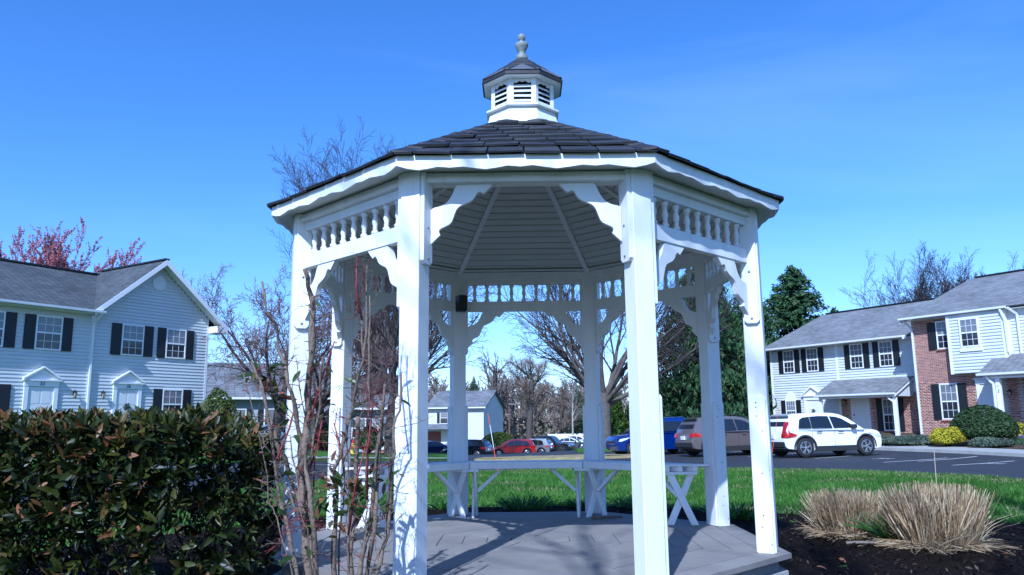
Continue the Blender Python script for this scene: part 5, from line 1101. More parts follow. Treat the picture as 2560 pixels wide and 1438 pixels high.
conifer('spruce_tree', 'second drooping spruce right behind the near right post', 15.8, 47.5, 10.6, 4.6, 34000, 8, .9, 'spruces', .55)
conifer('spruce_tree', 'far dark spruce above the far house roof', -8.0, 128.0, 11.5, 3.4, 9000, 9, .4, 'spruces')
conifer('spruce_tree', 'far green spruce behind the parked pickup', 9.2, 121.0, 9.5, 3.4, 9000, 10, .6, 'spruces')
conifer('spruce_tree', 'far spruce beside the dark crossover at the end of the car park', 12.6, 118.0, 8.5, 3.0, 8000, 12, .6, 'spruces')
# leafy solids: shrubs and columns
def shrub(name, label, x, y, rx, ry, h, n, m, size, cat='shrub', group=None, seed=1, lump=.10, form='dome', core=(.010, .016, .006), dz=0):
    q = np.random.default_rng(seed); o = thing(name, label, cat, (x, y, gz(x, y) + dz), 0, group)
    d = q.normal(size=(n, 3)); d /= np.linalg.norm(d, axis=1)[:, None]; d[:, 2] = np.abs(d[:, 2]) * np.where(q.random(n) < .18, -.25, 1)
    ph = q.uniform(0, 6, (6, 3)); kk = q.normal(size=(6, 3)) * 3.5; lum = sum(np.sin(d @ kk[i] + ph[i, 0]) for i in range(6)) / 6 * lump * 2
    rr = (1 + lum) * (1 - .16 * q.random(n) ** 2.0)
    if form == 'dome': P = np.stack([d[:, 0] * rx * rr, d[:, 1] * ry * rr, h * .32 + d[:, 2] * h * .68 * rr], 1)
    else:
        z = q.random(n); w = (1 - z ** 2.4) ** .6 * .85 + .15 * (1 - z); a = q.uniform(0, 6.283, n); d = np.stack([np.cos(a), np.sin(a), np.full(n, .5)], 1); lum = np.sin(a * 3 + z * 9 + ph[0, 0]) * lump + np.sin(a * 5 - z * 14) * lump * .6; rr = w * (1 + lum) * (1 - .18 * q.random(n) ** 2)
        P = np.stack([d[:, 0] * rx * rr, d[:, 1] * ry * rr, .05 + z * h], 1)
    P[:, 2] = np.maximum(P[:, 2], .02)
    tint = np.clip(.5 + q.normal(size=n) * .24 + lum * 1.5, 0, 1)
    link('foliage', cards('foliage', P, d, size, m, tint, .75, .5), o)
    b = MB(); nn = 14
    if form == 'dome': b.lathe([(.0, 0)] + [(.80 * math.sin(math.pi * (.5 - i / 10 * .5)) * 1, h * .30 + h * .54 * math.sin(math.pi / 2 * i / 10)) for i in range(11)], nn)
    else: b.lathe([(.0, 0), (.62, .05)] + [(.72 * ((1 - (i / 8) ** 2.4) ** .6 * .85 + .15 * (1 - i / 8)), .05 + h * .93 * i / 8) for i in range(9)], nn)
    co = b.build('inner_core', M.setdefault('core', mat('shrub_inside', core, .95)), o); co.scale = (rx, ry, 1)  # solid dark core added inside to stop the foliage being see-through
    return o
M['box'] = leafmat('boxwood_leaf', [(0, (.018, .038, .012)), (.6, (.045, .085, .022)), (1, (.085, .13, .035))], .5, .15, .35)
M['gold'] = leafmat('golden_cypress', [(0, (.16, .15, .010)), (.5, (.42, .37, .015)), (1, (.58, .52, .04))], .6, .2, .25)
M['yew'] = leafmat('yew_leaf', [(0, (.014, .030, .012)), (.6, (.036, .066, .022)), (1, (.075, .115, .035))], .55, .12, .3)
M['juniper'] = leafmat('blue_juniper', [(0, (.035, .055, .045)), (.6, (.09, .12, .085)), (1, (.16, .19, .12))], .7, .15, .2)
M['mound'] = leafmat('mossy_mound', [(0, (.035, .055, .012)), (.6, (.085, .115, .022)), (1, (.14, .165, .04))], .7, .15, .2)
RB = 'shrubs in front of the brick house'
def at_house(u, v): c, s = math.cos(HA), math.sin(HA); return HX + c * u - s * v, HY + s * u + c * v
shrub('clipped_shrub', 'large dark green clipped dome beside door 11', 19.45, 27.4, 1.30, 1.25, 1.62, 9000, M['yew'], .11, group=RB, seed=3, lump=.06)
shrub('clipped_shrub', 'bright yellow mound in front of the dark green dome', 17.9, 27.4, .70, .62, .86, 3600, M['gold'], .085, group=RB, seed=4, lump=.12)
shrub('clipped_shrub', 'small yellow mound beside the front bumper of the white crossover', 15.95, 32.0, .50, .45, .80, 1800, M['gold'], .08, group=RB, seed=5, lump=.10)
shrub('clipped_shrub', 'small yellow-green tuft half hidden right of the large dark dome', 21.5, 28.3, .45, .45, .8, 900, M['gold'], .09, group=RB, seed=15)
for i, (x, y, rx, ry, h, lb) in enumerate(((16.7, 30.4, 1.1, .8, .40, 'low blue-green juniper between the two yellow mounds'), (17.4, 29.2, 1.1, .8, .42, 'low juniper left of the bright yellow mound'), (19.0, 26.1, .9, .6, .38, 'low green juniper at the foot of the dark dome'), (20.8, 24.7, 1.4, .9, .55, 'spreading blue-green juniper at the right edge'))):
    shrub('low_juniper', lb, x, y, rx, ry, h, 3000, M['juniper'], .10, group='low junipers along the pavement', seed=20 + i, lump=.22)
shrub('cone_shrub', 'green cone-shaped shrub by the left corner of the white-sided house', 13.15, 42.6, .75, .75, 2.7, 3000, M['mound'], .12, seed=31, form='column', group=None)
shrub('cone_shrub', 'small green pointed shrub at the corner of house 56', -14.45, 31.2, .85, .85, 2.55, 3000, M['mound'], .12, seed=32, form='dome')
shrub('round_shrub', 'clipped round shrub left of the fire hydrant', -10.75, 37.4, .78, .75, 1.45, 3600, M['box'], .11, group='round shrubs by the hydrant', seed=33)
shrub('round_shrub', 'clipped round shrub behind and right of the fire hydrant', -8.55, 38.0, .86, .8, 1.5, 3800, M['box'], .11, group='round shrubs by the hydrant', seed=34)
shrub('round_shrub', 'big mossy green mound behind the red crossover', -2.55, 79.5, 2.05, 1.8, 2.15, 6000, M['mound'], .20, seed=35, lump=.05)
for i in range(6):
    shrub('arborvitae', ['bright green columnar evergreen left of the spreading bare tree trunk', 'bright green columnar evergreen right behind the spreading bare tree trunk', 'bright green columnar evergreen above the bonnet of the blue crossover', 'bright green columnar evergreen behind the front right post', 'bright green columnar evergreen above the roof of the blue crossover', 'bright green columnar evergreen left of the drooping spruce'][i], 5.6 + i * 1.12, 49.5 + .25 * i, .72, .72, 3.4 + .25 * math.sin(i * 2.3), 3200, M['arbor'], .15, cat='tree', group='columnar evergreens in a row', seed=40 + i, form='column', lump=.14)
# flowers by the porches
M['petal'] = leafmat('petals', [(0, (.45, .20, .40)), (.5, (.60, .35, .55)), (1, (.75, .70, .72))], .6, .2, .2); M['petal_v'] = leafmat('violet_petals', [(0, (.12, .06, .40)), (1, (.28, .16, .62))], .6, .2, .2)
def flowers(label, x, y, m, n, r):
    o = thing('flower_clump', label, 'flowers', (x, y, gz(x, y))); P = rng.normal(size=(n, 3)) * (r, r, .05) + (0, 0, .30); link('petals', cards('petals', P, rng.normal(size=(n, 3)), .07, m, rng.random(n)), o)
    k = n * 2; a = rng.normal(size=(k, 2)) * r; s = np.stack([a[:, 0], a[:, 1], np.zeros(k), a[:, 0] * 1.2, a[:, 1] * 1.2, np.full(k, .30), np.full(k, .010), np.full(k, .003)], 1); link('stalks', seg_mesh('stalks', s, M['flower_stalk'], 3), o)
M['flower_stalk'] = mat('flower_stalk', (.06, .13, .03), .7)
flowers('pink and white flowers at the foot of the porch post of the white-sided house', 16.5, 33.0, M['petal'], 120, .35); flowers('violet flowers right of the large dark green dome', 20.9, 27.0, M['petal_v'], 160, .3)

# far wood and single far trees
far = [dict(segs=5, wob=.04, trop=.1, taper=.4, n=1), dict(n=12, ang=(20, 55), ratio=.60, segs=5, wob=.10, trop=.06, start=.2, rr=.5, taper=.85), dict(n=8, ang=(20, 55), ratio=.46, segs=4, wob=.12, trop=.05, start=.15, rr=.5, taper=.8), dict(n=7, ang=(20, 60), ratio=.46, segs=3, wob=.14, trop=.0, start=.1, rr=.5, taper=.6)]
M['oakleaf'] = leafmat('withered_leaf', [(0, (.15, .11, .075)), (.6, (.25, .185, .125)), (1, (.34, .26, .18))], .8, .2, .15)
t8 = Tree(51, far, .03); t8.grow((0, 0, 0), (0, 0, 1), 9.5, .45, 0)
def wither(T, n, sz=.11, m='oakleaf'):
    def f(o):
        S = np.array(T.thin); k = rng.integers(0, len(S), n); u = rng.random((n, 1)); P = S[k, :3] * (1 - u) + S[k, 3:6] * u + rng.normal(size=(n, 3)) * .25
        link('withered_leaves', cards('withered_leaves', P, rng.normal(size=(n, 3)), sz, M[m], rng.random(n)), o)['kind'] = 'stuff'
    return f
tree_obj('oak_tree', 'broad tree still holding pale brown leaves beyond the car park', 'tree', t8, 1.2, 112.0, M['bark_dark'], M['twig_far'], 'trees beyond the car park', extra=wither(t8, 20000), h=13.8)
t9 = Tree(57, far, .03); t9.grow((0, 0, 0), (.05, 0, 1), 8.0, .34, 0)
tree_obj('oak_tree', 'smaller brown-leaved tree right of the broad one, beyond the car park', 'tree', t9, 6.2, 116.0, M['bark_dark'], M['twig_far'], 'trees beyond the car park', extra=wither(t9, 12000), rz=1, h=10.5)
bir = Tree(61, [dict(segs=7, wob=.04, trop=.1, taper=.7, n=1), dict(n=9, ang=(18, 40), ratio=.38, segs=4, wob=.1, trop=.05, start=.4, rr=.4, taper=.8), dict(n=6, ang=(20, 50), ratio=.5, segs=3, wob=.1, trop=-.03, start=.1, rr=.5, taper=.6)], .02); bir.grow((0, 0, 0), (.14, 0, 1), 8.5, .15, 0); bir.grow((.2, 0, 0), (-.05, 0, 1), 8.0, .12, 0)
tree_obj('birch_tree', 'pale-stemmed birch behind the far sedan', 'tree', bir, 7.4, 110.0, M['bark_birch'], M['twig_far'])
big = Tree(67, far, .03); big.grow((0, 0, 0), (0, 0, 1), 11.5, .5, 0)
tree_obj('bare_tree', 'tall hazy bare tree far off, left of the brown-leaved tree', 'tree', big, -4.2, 132.0, M['bark_dark'], M['twig_far'], 'trees beyond the car park', rz=2.0, sc=1.12)
# the wood behind everything: one mass
far2 = [dict(segs=4, wob=.04, trop=.1, taper=.4, n=1), dict(n=11, ang=(18, 50), ratio=.60, segs=4, wob=.10, trop=.07, start=.2, rr=.5, taper=.85), dict(n=8, ang=(20, 55), ratio=.46, segs=3, wob=.12, trop=.05, start=.15, rr=.5, taper=.8), dict(n=4, ang=(20, 60), ratio=.5, segs=2, wob=.14, trop=.0, start=.1, rr=.5, taper=.6)]
W1 = Tree(71, far2, .06); W1.grow((0, 0, 0), (0, 0, 1), 9.0, .4, 0); base = np.array(W1.thick + W1.thin); ws = []
for i in range(230):
    a = rng.uniform(0, 6.28); sc = rng.uniform(.75, 1.25); x = -95 + 190 * (i + rng.random()) / 230; y = 142 + rng.uniform(0, 40) + .0006 * x * x; c, s_ = math.cos(a), math.sin(a); S = base.copy() * sc
    for k in (0, 3): X, Y = S[:, k].copy(), S[:, k + 1].copy(); S[:, k] = X * c - Y * s_ + x; S[:, k + 1] = X * s_ + Y * c + y; S[:, k + 2] += gz(x, y)
    ws.append(S)
ws = np.concatenate(ws); ws = ws
o = link('far_wood', seg_mesh('far_wood', ws, M['twig_far'], 3)); tag(o, 'hazy brown leafless wood along the horizon', 'wood', kind='stuff')
n = 26000; x = rng.uniform(-110, 110, n); y = 138 + rng.uniform(0, 45, n); z = np.abs(rng.normal(size=n)) * 2.2; P = np.stack([x, y, z + G(x, y)], 1)
M['under'] = leafmat('undergrowth', [(0, (.07, .075, .045)), (.5, (.15, .125, .09)), (1, (.24, .19, .135))], .9, .1, .1)
o = link('undergrowth', cards('undergrowth', P, rng.normal(size=(n, 3)), .9, M['under'], rng.random(n))); tag(o, 'tangled brown and green undergrowth at the edge of the far wood', 'undergrowth', kind='stuff')
# a bare tree behind the camera whose limbs streak shadows over deck and posts
shd = [dict(segs=5, wob=.04, trop=.1, taper=.35, n=1), dict(n=7, ang=(25, 60), ratio=.85, segs=7, wob=.10, trop=.02, start=.45, rr=.5, taper=.8), dict(n=6, ang=(25, 60), ratio=.5, segs=5, wob=.1, trop=.0, start=.25, rr=.6, taper=.7), dict(n=4, ang=(25, 60), ratio=.5, segs=3, wob=.1, trop=.0, start=.2, rr=.5, taper=.6)]
ts = Tree(83, shd, .008); ts.grow((0, 0, 0), (0, 0, 1), 6.0, .13, 0)
tq = Tree(87, shd, .008); tq.grow((0, 0, 0), (.05, 0, 1), 6.0, .22, 0)
tree_obj('bare_tree', 'bare tree behind the viewer to the right that streaks the lawn with shade', 'tree', tq, 3.8, -7.6, M['bark_grey'], M['twig_grey'], h=14.5)
tree_obj('bare_tree', 'bare tree behind the viewer that throws streaks of shade on the gazebo', 'tree', ts, -0.7, -12.2, M['bark_grey'], M['twig_grey'], h=13.5)
# ------------------------------------------------------------------ planting close to the gazebo
def leaf_mesh(L=.085, W=.027, fold=.3, curl=.15):
    """a pointed leaf along +x, folded along its rib, tip curled down"""
    xs = [0, .18, .5, .8, 1]; ws = [.05, .75, 1, .62, .0]; v = []
    for x, w in zip(xs, ws):
        zc = -curl * L * (x ** 2); y = w * W / 2
        v += [(x * L, -y, zc + fold * y), (x * L, 0, zc), (x * L, y, zc + fold * y)]
    f = []
    for i in range(4): f += [(3 * i, 3 * i + 3, 3 * i + 4, 3 * i + 1), (3 * i + 1, 3 * i + 4, 3 * i + 5, 3 * i + 2)]
    return np.array(v), np.array(f)
def leaves(name, P, D, U, size, m, tint, L=.085, W=.027):
    """many leaves at P pointing along D with upper side U"""
    lv, lf = leaf_mesh(L, W); n = len(P); D = D / (np.linalg.norm(D, axis=1)[:, None] + 1e-9); Y = np.cross(U, D); Y /= np.linalg.norm(Y, axis=1)[:, None] + 1e-9; Z = np.cross(D, Y)
    V = P[:, None] + size[:, None, None] * (lv[None, :, 0:1] * D[:, None] + lv[None, :, 1:2] * Y[:, None] + lv[None, :, 2:3] * Z[:, None])
    F = (lf[None] + (np.arange(n) * len(lv))[:, None, None]).reshape(-1, 4); return npmesh(name, V.reshape(-1, 3), F, m, smooth=True, tint=np.repeat(tint, len(lv)))
HEDGE_STOPS = [(0, (.006, .010, .002)), (.30, (.014, .023, .004)), (.52, (.034, .046, .007)), (.66, (.080, .080, .014)), (.78, (.11, .060, .018)), (.90, (.20, .075, .028)), (1, (.30, .16, .085))]
M['hedge_leaf'] = leafmat('glossy_hedge_leaf', HEDGE_STOPS, .40, .22, .42); M['hedge_leaf_one'] = leafmat('glossy_hedge_leaf_single', HEDGE_STOPS, .36, .22, .45, attr='obj')
HE = thing('hedge', 'tall dark glossy evergreen hedge with bronze leaf tips at lower left', 'hedge', (0, 0, 0))
q = np.random.default_rng(91)
X0, X1, Y0, Y1, ZT = -4.6, -1.49, -2.12, -.95, .945
def hedge_pts(n, inner=False):
    P = np.stack([q.uniform(X0, X1, n), q.uniform(Y0, Y1, n), q.uniform(-.15, ZT, n)], 1)
    # rounded right end and shoulder
    ex = np.clip((P[:, 0] - (X1 - .62)) / .62, 0, 1); ym = (Y0 + Y1) / 2; ey = np.abs(P[:, 1] - ym) / ((Y1 - Y0) / 2)
    zt = ZT - .16 * ex ** 2.2 - .06 * ey ** 3 + .02 * np.sin(P[:, 0] * 9) + .015 * np.sin(P[:, 0] * 23 + P[:, 1] * 7)
    ok = (P[:, 2] < zt) & (ey ** 2 + ex ** 2 * .9 < 1.0 + .08 * np.sin(P[:, 2] * 11 + P[:, 0] * 5))
    low = np.clip((.42 - P[:, 2]) / .5, 0, 1)
    xr = X1 - .10 * low; ok &= P[:, 0] < xr
    top = np.exp(-np.maximum(0, zt - P[:, 2]) / .10); fr = np.exp(-(P[:, 1] - Y0) / .16); en = np.exp(-np.maximum(0, xr - P[:, 0]) / .12); bk = np.exp(-(Y1 - P[:, 1]) / .15)
    hole = (np.sin(P[:, 0] * 5.3 + 1.1) * np.sin(P[:, 2] * 6.1 + P[:, 0] * 2.3) > .15) & (P[:, 2] < .46)
    w = np.maximum.reduce([top, fr * .9, en * .9, bk * .5]) * (1 - .62 * low); w = np.where(hole, w * .22, w); w += .06 * (1 - low)
    ok &= q.random(n) < w; return P[ok], top[ok]
S_, tp_ = hedge_pts(24000); S_ = S_[:4000]; tp_ = tp_[:4000]; ns = len(S_)          # shoot tips, each with a whorl of leaves
sdir = np.stack([np.clip((S_[:, 0] - X1 + .5) / .5, 0, 1) * .7, -np.full(ns, .65), .25 + tp_ * 1.0], 1) + q.normal(size=(ns, 3)) * .38; sdir /= np.linalg.norm(sdir, axis=1)[:, None]
k_ = np.repeat(np.arange(ns), 6); P = S_[k_] - sdir[k_] * (np.tile(np.arange(6), ns) * .011)[:, None] + q.normal(size=(len(k_), 3)) * .004; top = tp_[k_]; n = len(P)
out = np.stack([np.clip((P[:, 0] - X1 + .4) / .4, 0, 1), -np.ones(n) * .75, np.zeros(n)], 1); az_ = np.tile(np.arange(6) * 2.4, ns) + np.repeat(q.uniform(0, 6.28, ns), 6); e1 = np.cross(sdir, (0.3, .2, .9)); e1 /= np.linalg.norm(e1, axis=1)[:, None]; e2 = np.cross(sdir, e1); spread = np.tile(.35 + .16 * np.arange(6), ns)[:, None]
D = sdir[k_] + spread * (e1[k_] * np.cos(az_)[:, None] + e2[k_] * np.sin(az_)[:, None]) + q.normal(size=(n, 3)) * .12
U = sdir[k_] + q.normal(size=(n, 3)) * .15; tint = np.clip(q.beta(2.0, 2.4, n) * .78 * np.repeat(q.uniform(.6, 1.15, ns), 6) + np.where(np.repeat(q.random(ns), 6) < (.04 + .36 * top), q.uniform(.15, .42, n), 0) + .11 * top + (np.repeat(q.random(ns), 6) < .10 * (P[:, 2] < .3)) * .4, 0, 1); size = np.tile((.55, .7, .85, .95, 1.0, .9), ns) * np.repeat(q.gamma(14, 1 / 14.5, ns).clip(.55, 1.35), 6)
near = np.argsort(P[:, 1] + .15 * q.random(n) - .05 * P[:, 0] + (P[:, 0] < -2.75) * 5)[:292]; mask = np.ones(n, bool); mask[near] = False
fo = link('foliage', leaves('foliage', P[mask], D[mask], U[mask], size[mask], M['hedge_leaf'], tint[mask]), HE); fo['kind'] = 'stuff'
lv, lf = leaf_mesh(); one = npmesh('leaf', lv, lf, M['hedge_leaf_one'], smooth=True)
for i in near:
    d = Vector(D[i]).normalized(); y_ = Vector(U[i]).cross(d).normalized(); z_ = d.cross(y_)
    o = link('leaf', one, HE); o.matrix_local = Matrix.Translation(Vector(P[i])) @ Matrix((d, y_, z_)).transposed().to_4x4() @ Matrix.Scale(float(size[i]), 4)
hb = Tree(95, [dict(segs=4, wob=.12, trop=.08, taper=.5, n=1), dict(n=4, ang=(20, 55), ratio=.8, segs=4, wob=.14, trop=.06, start=.25, rr=.7, taper=.6), dict(n=4, ang=(20, 60), ratio=.6, segs=3, wob=.15, trop=.05, start=.2, rr=.6, taper=.6)], .0025)
for i in range(22): hb.grow((q.uniform(X0, X1 - .25), q.uniform(Y0 + .25, Y1 - .15), -.24), (q.normal() * .3, q.normal() * .2, 1), q.uniform(.5, .68), q.uniform(.010, .019), 0)
link('branches', seg_mesh('branches', hb.thick + hb.thin, M['stem_dark'], 5), HE)

# tall leggy shrubs in front of the gazebo: stems as they stand
STEMS_A = [
    ([(-1.379, -2.285, 1.188), (-1.345, -2.302, 1.128), (-1.302, -2.362, 1.089), (-1.262, -2.378, 0.96), (-1.236, -2.325, 0.752), (-1.212, -2.282, 0.52), (-1.173, -2.311, 0.458), (-1.117, -2.37, 0.297), (-1.09, -2.372, 0.194), (-1.025, -2.377, -0.22)], 0.0050, 0.0130),
    ([(-1.338, -2.294, 1.591), (-1.301, -2.32, 1.436), (-1.265, -2.275, 1.38), (-1.269, -2.224, 1.29), (-1.238, -2.242, 1.21), (-1.193, -2.303, 1.128), (-1.162, -2.317, 1.035), (-1.151, -2.265, 0.932), (-1.135, -2.222, 0.805), (-1.119, -2.252, 0.652), (-1.094, -2.31, 0.499), (-1.083, -2.312, 0.413), (-1.083, -2.254, 0.352), (-1.08, -2.222, 0.166), (-1.076, -2.182, -0.22)], 0.0040, 0.0170),
    ([(-1.289, -2.268, 0.945), (-1.24, -2.328, 0.862), (-1.214, -2.349, 0.79), (-1.186, -2.3, 0.722), (-1.169, -2.253, 0.626), (-1.136, -2.277, 0.562), (-1.09, -2.337, 0.487), (-1.078, -2.345, 0.437)], 0.0070, 0.0130),
    ([(-1.13, -2.275, 1.655), (-1.126, -2.22, 1.576), (-1.116, -2.181, 1.526), (-1.096, -2.216, 1.449), (-1.085, -2.273, 1.33), (-1.082, -2.269, 1.206), (-1.109, -2.21, 1.101), (-1.112, -2.182, 0.962), (-1.107, -2.226, 0.824), (-1.101, -2.278, 0.737), (-1.118, -2.262, 0.647), (-1.132, -2.201, 0.566), (-1.122, -2.185, 0.469), (-1.089, -2.237, 0.377), (-1.058, -2.281, 0.177), (-1.021, -2.333, -0.22)], 0.0110, 0.0220),
    ([(-1.081, -2.275, 1.517), (-1.095, -2.22, 1.448), (-1.11, -2.181, 1.34)], 0.0070, 0.0090),
    ([(-1.086, -2.332, 0.826), (-1.087, -2.302, 0.727), (-1.064, -2.345, 0.632), (-1.029, -2.397, 0.503), (-1.014, -2.383, 0.396), (-1.012, -2.322, 0.184), (-1.01, -2.252, -0.22)], 0.0060, 0.0140),
]
STEMS_B = [
    ([(-0.841, -2.142, 1.699), (-0.841, -2.142, 1.557), (-0.825, -2.2, 1.335), (-0.832, -2.231, 1.19), (-0.871, -2.19, 1.085), (-0.901, -2.136, 0.946), (-0.926, -2.149, 0.84), (-0.936, -2.209, 0.764), (-0.949, -2.229, 0.689), (-0.969, -2.179, 0.619), (-0.967, -2.133, 0.524), (-0.964, -2.158, 0.449), (-0.956, -2.218, 0.345), (-0.95, -2.224, 0.165), (-0.942, -2.232, -0.22)], 0.0045, 0.0120),
    ([(-0.845, -2.275, 0.913), (-0.855, -2.22, 0.788), (-0.867, -2.181, 0.674), (-0.862, -2.216, 0.51), (-0.857, -2.273, 0.352), (-0.856, -2.269, 0.173), (-0.855, -2.264, -0.22)], 0.0100, 0.0125),
    ([(-0.796, -2.285, 1.514), (-0.787, -2.33, 1.286), (-0.788, -2.304, 1.094), (-0.781, -2.245, 0.997), (-0.728, -2.239, 0.943), (-0.73, -2.295, 0.86), (-0.732, -2.331, 0.785), (-0.748, -2.294, 0.651), (-0.768, -2.238, 0.538), (-0.779, -2.245, 0.402), (-0.794, -2.305, 0.315), (-0.807, -2.33, 0.184), (-0.831, -2.376, -0.22)], 0.0040, 0.0145),
    ([(-0.71, -2.299, 1.072), (-0.721, -2.279, 0.943), (-0.739, -2.218, 0.814), (-0.754, -2.206, 0.646), (-0.746, -2.26, 0.517), (-0.742, -2.301, 0.409), (-0.767, -2.269, 0.298), (-0.796, -2.211, 0.161), (-0.844, -2.114, -0.22)], 0.0060, 0.0120),
    ([(-0.634, -2.285, 1.131), (-0.633, -2.302, 0.943), (-0.655, -2.362, 0.856), (-0.645, -2.378, 0.737), (-0.669, -2.325, 0.615), (-0.679, -2.282, 0.461), (-0.684, -2.311, 0.356), (-0.704, -2.37, 0.247), (-0.725, -2.372, 0.191), (-0.817, -2.381, -0.22)], 0.0045, 0.0115),
    ([(-0.898, -2.142, 1.642), (-0.861, -2.142, 1.41), (-0.838, -2.2, 1.193)], 0.0030, 0.0060),
]
M['shrub_leaf'] = leafmat('bronze_green_leaf', [(0, (.020, .040, .010)), (.45, (.060, .095, .022)), (.7, (.11, .12, .035)), (.85, (.16, .06, .03)), (1, (.28, .10, .05))], .35, .25, .5)
def leggy(label, stems, seed, spots, group):
    q = np.random.default_rng(seed); o = thing('leggy_shrub', label, 'shrub', (float(np.mean([s[0][-1][0] for s in stems])), float(np.mean([s[0][-1][1] for s in stems])), -.22), 0, group); off = np.array(o.location)
    tw, rd, tips = [], [], []
    more = []
    for pts, r0, r1 in stems:                       # thinner companions beside the main stems
        if len(pts) < 6: continue
        for c in range(1):
            p = np.array(pts); d = q.normal(size=3) * (.035, .04, 0); i0 = int(q.integers(0, len(p) // 2)); w = np.linspace(1.5, .35, len(p))[:, None]
            more.append(([tuple(x) for x in (p + d * w + q.normal(size=p.shape) * .006)[i0:]], max(.0018, r0 * .4), r1 * q.uniform(.25, .42)))
    stems = stems + more
    for pts, r0, r1 in stems:
        p = np.array(pts); # smooth the path
        f = [p[0]]
        for a, c in zip(p[:-1], p[1:]):
            m_ = (a + c) / 2 + q.normal(size=3) * .004; f += [m_, c]
        f = np.array(f) - off; k = len(f); ln = np.linspace(0, 1, k); rad = r0 + (r1 - r0) * ln ** .8; rad = rad * (1 + .14 * q.normal(size=k)).clip(.8, 1.3)
        b = MB(); b.tube(list(f), list(rad), 8); b.build('stem', M['stem'], o, smooth=True)
        nt = int(8 + 13 * np.linalg.norm(f[0] - f[-1]))
        for i in range(nt):
            t = q.random() ** .8 * .82; j = min(int(t * (k - 1)), k - 2); u = t * (k - 1) - j; s = f[j] * (1 - u) + f[j + 1] * u; d = nrm(q.normal(size=3) * (1, 1, .5) + (0, 0, .55)); L = q.uniform(.02, .06) if q.random() < .74 else q.uniform(.08, .22); r = q.uniform(.0013, .0026) * (1.35 if L < .07 else 1.0); tgt = rd if q.random() < .22 else tw
            cur = s
            for g_ in range(3 if L > .07 else 1):
                nx_ = cur + d * L / (3 if L > .07 else 1); tgt.append((*cur, *nx_, r * (1 - .25 * g_), r * (1 - .25 * (g_ + 1)))); 
                if L > .07:
                    for h_ in range(2):
                        e = nrm(d + q.normal(size=3) * .7); tgt.append((*nx_, *(nx_ + e * L * .28), r * .6, r * .35)); tips.append((nx_ + e * L * .28, e))
                cur = nx_; d = nrm(d + q.normal(size=3) * .22 + (0, 0, .12))
            tips.append((cur, d))
    # crimson shoots alongside the stems
    for i in range(4):
        pts, r0, r1 = stems[int(q.integers(0, len(stems)))]; p = np.array(pts) - off; j = int(q.integers(len(p) // 3, max(len(p) - 2, len(p) // 3 + 1))); s = p[j]; d = nrm(q.normal(size=3) * .25 + (0, 0, 1)); L = q.uniform(.25, .5); e = s + d * L; b = MB(); b.tube([s, (s + e) / 2 + q.normal(size=3) * .01, e], [.006, .005, .003], 7); b.build('shoot', M['stem_red'], o, smooth=True)
        for h_ in range(5):
            g_ = nrm(d + q.normal(size=3) * .7); c = s + d * L * q.uniform(.3, 1); rd.append((*c, *(c + g_ * q.uniform(.05, .16)), .0024, .0012)); tips.append((c + g_ * .1, g_))
    link('twigs', seg_mesh('twigs', tw, M['stem'], 4), o)['kind'] = 'stuff'; link('red_twigs', seg_mesh('red_twigs', rd, M['stem_red'], 4), o)['kind'] = 'stuff'
    Pl, Dl = [], []
    for (x, y, z, r, cnt) in spots:
        for i in range(cnt):
            d = nrm(q.normal(size=3) + (0, 0, .15)); Pl.append(np.array((x, y, z)) - off + d * r * q.uniform(.25, 1) * np.array((1, 1, .7))); Dl.append(nrm(d + q.normal(size=3) * .5 + (0, 0, -.1)))
    idx = q.permutation(len(tips))[:26]
    for i in idx: Pl.append(tips[i][0]); Dl.append(tips[i][1] + (0, 0, -.4))
    n = len(Pl); lv, lf = leaf_mesh(.075, .026); me_ = npmesh('leaf', lv, lf, M['shrub_leaf_one'], smooth=True)
    for p, d in zip(Pl, Dl):
        d = Vector(d).normalized(); y_ = Vector(q.normal(size=3) * .5 + (0, -.3, 1)).cross(d).normalized(); z_ = d.cross(y_); l = link('leaf', me_, o); l.matrix_local = Matrix.Translation(Vector(p)) @ Matrix((d, y_, z_)).transposed().to_4x4() @ Matrix.Scale(float(q.uniform(.6, 1.2)), 4)
    return o
M['shrub_leaf_one'] = leafmat('bronze_green_leaf_single', [(0, (.020, .040, .010)), (.45, (.060, .095, .022)), (.7, (.11, .12, .035)), (.85, (.16, .06, .03)), (1, (.28, .10, .05))], .35, .25, .5, attr='obj')
leggy('leggy shrub with cut brown stems and few leaves beside the hedge end', STEMS_A, 101, [(-1.30, -2.3, 1.13, .10, 22), (-1.24, -2.3, 1.02, .07, 10), (-1.02, -2.3, 1.16, .05, 4), (-.93, -2.25, .56, .085, 40), (-.96, -2.25, .44, .05, 8)], 'leggy shrubs in front of the gazebo')
leggy('leggy shrub with reddish stems close to the front left post', STEMS_B, 102, [(-.86, -2.2, .54, .07, 22), (-.80, -2.25, .62, .06, 8), (-.72, -2.2, .60, .03, 3), (-.74, -2.2, .42, .04, 4)], 'leggy shrubs in front of the gazebo')

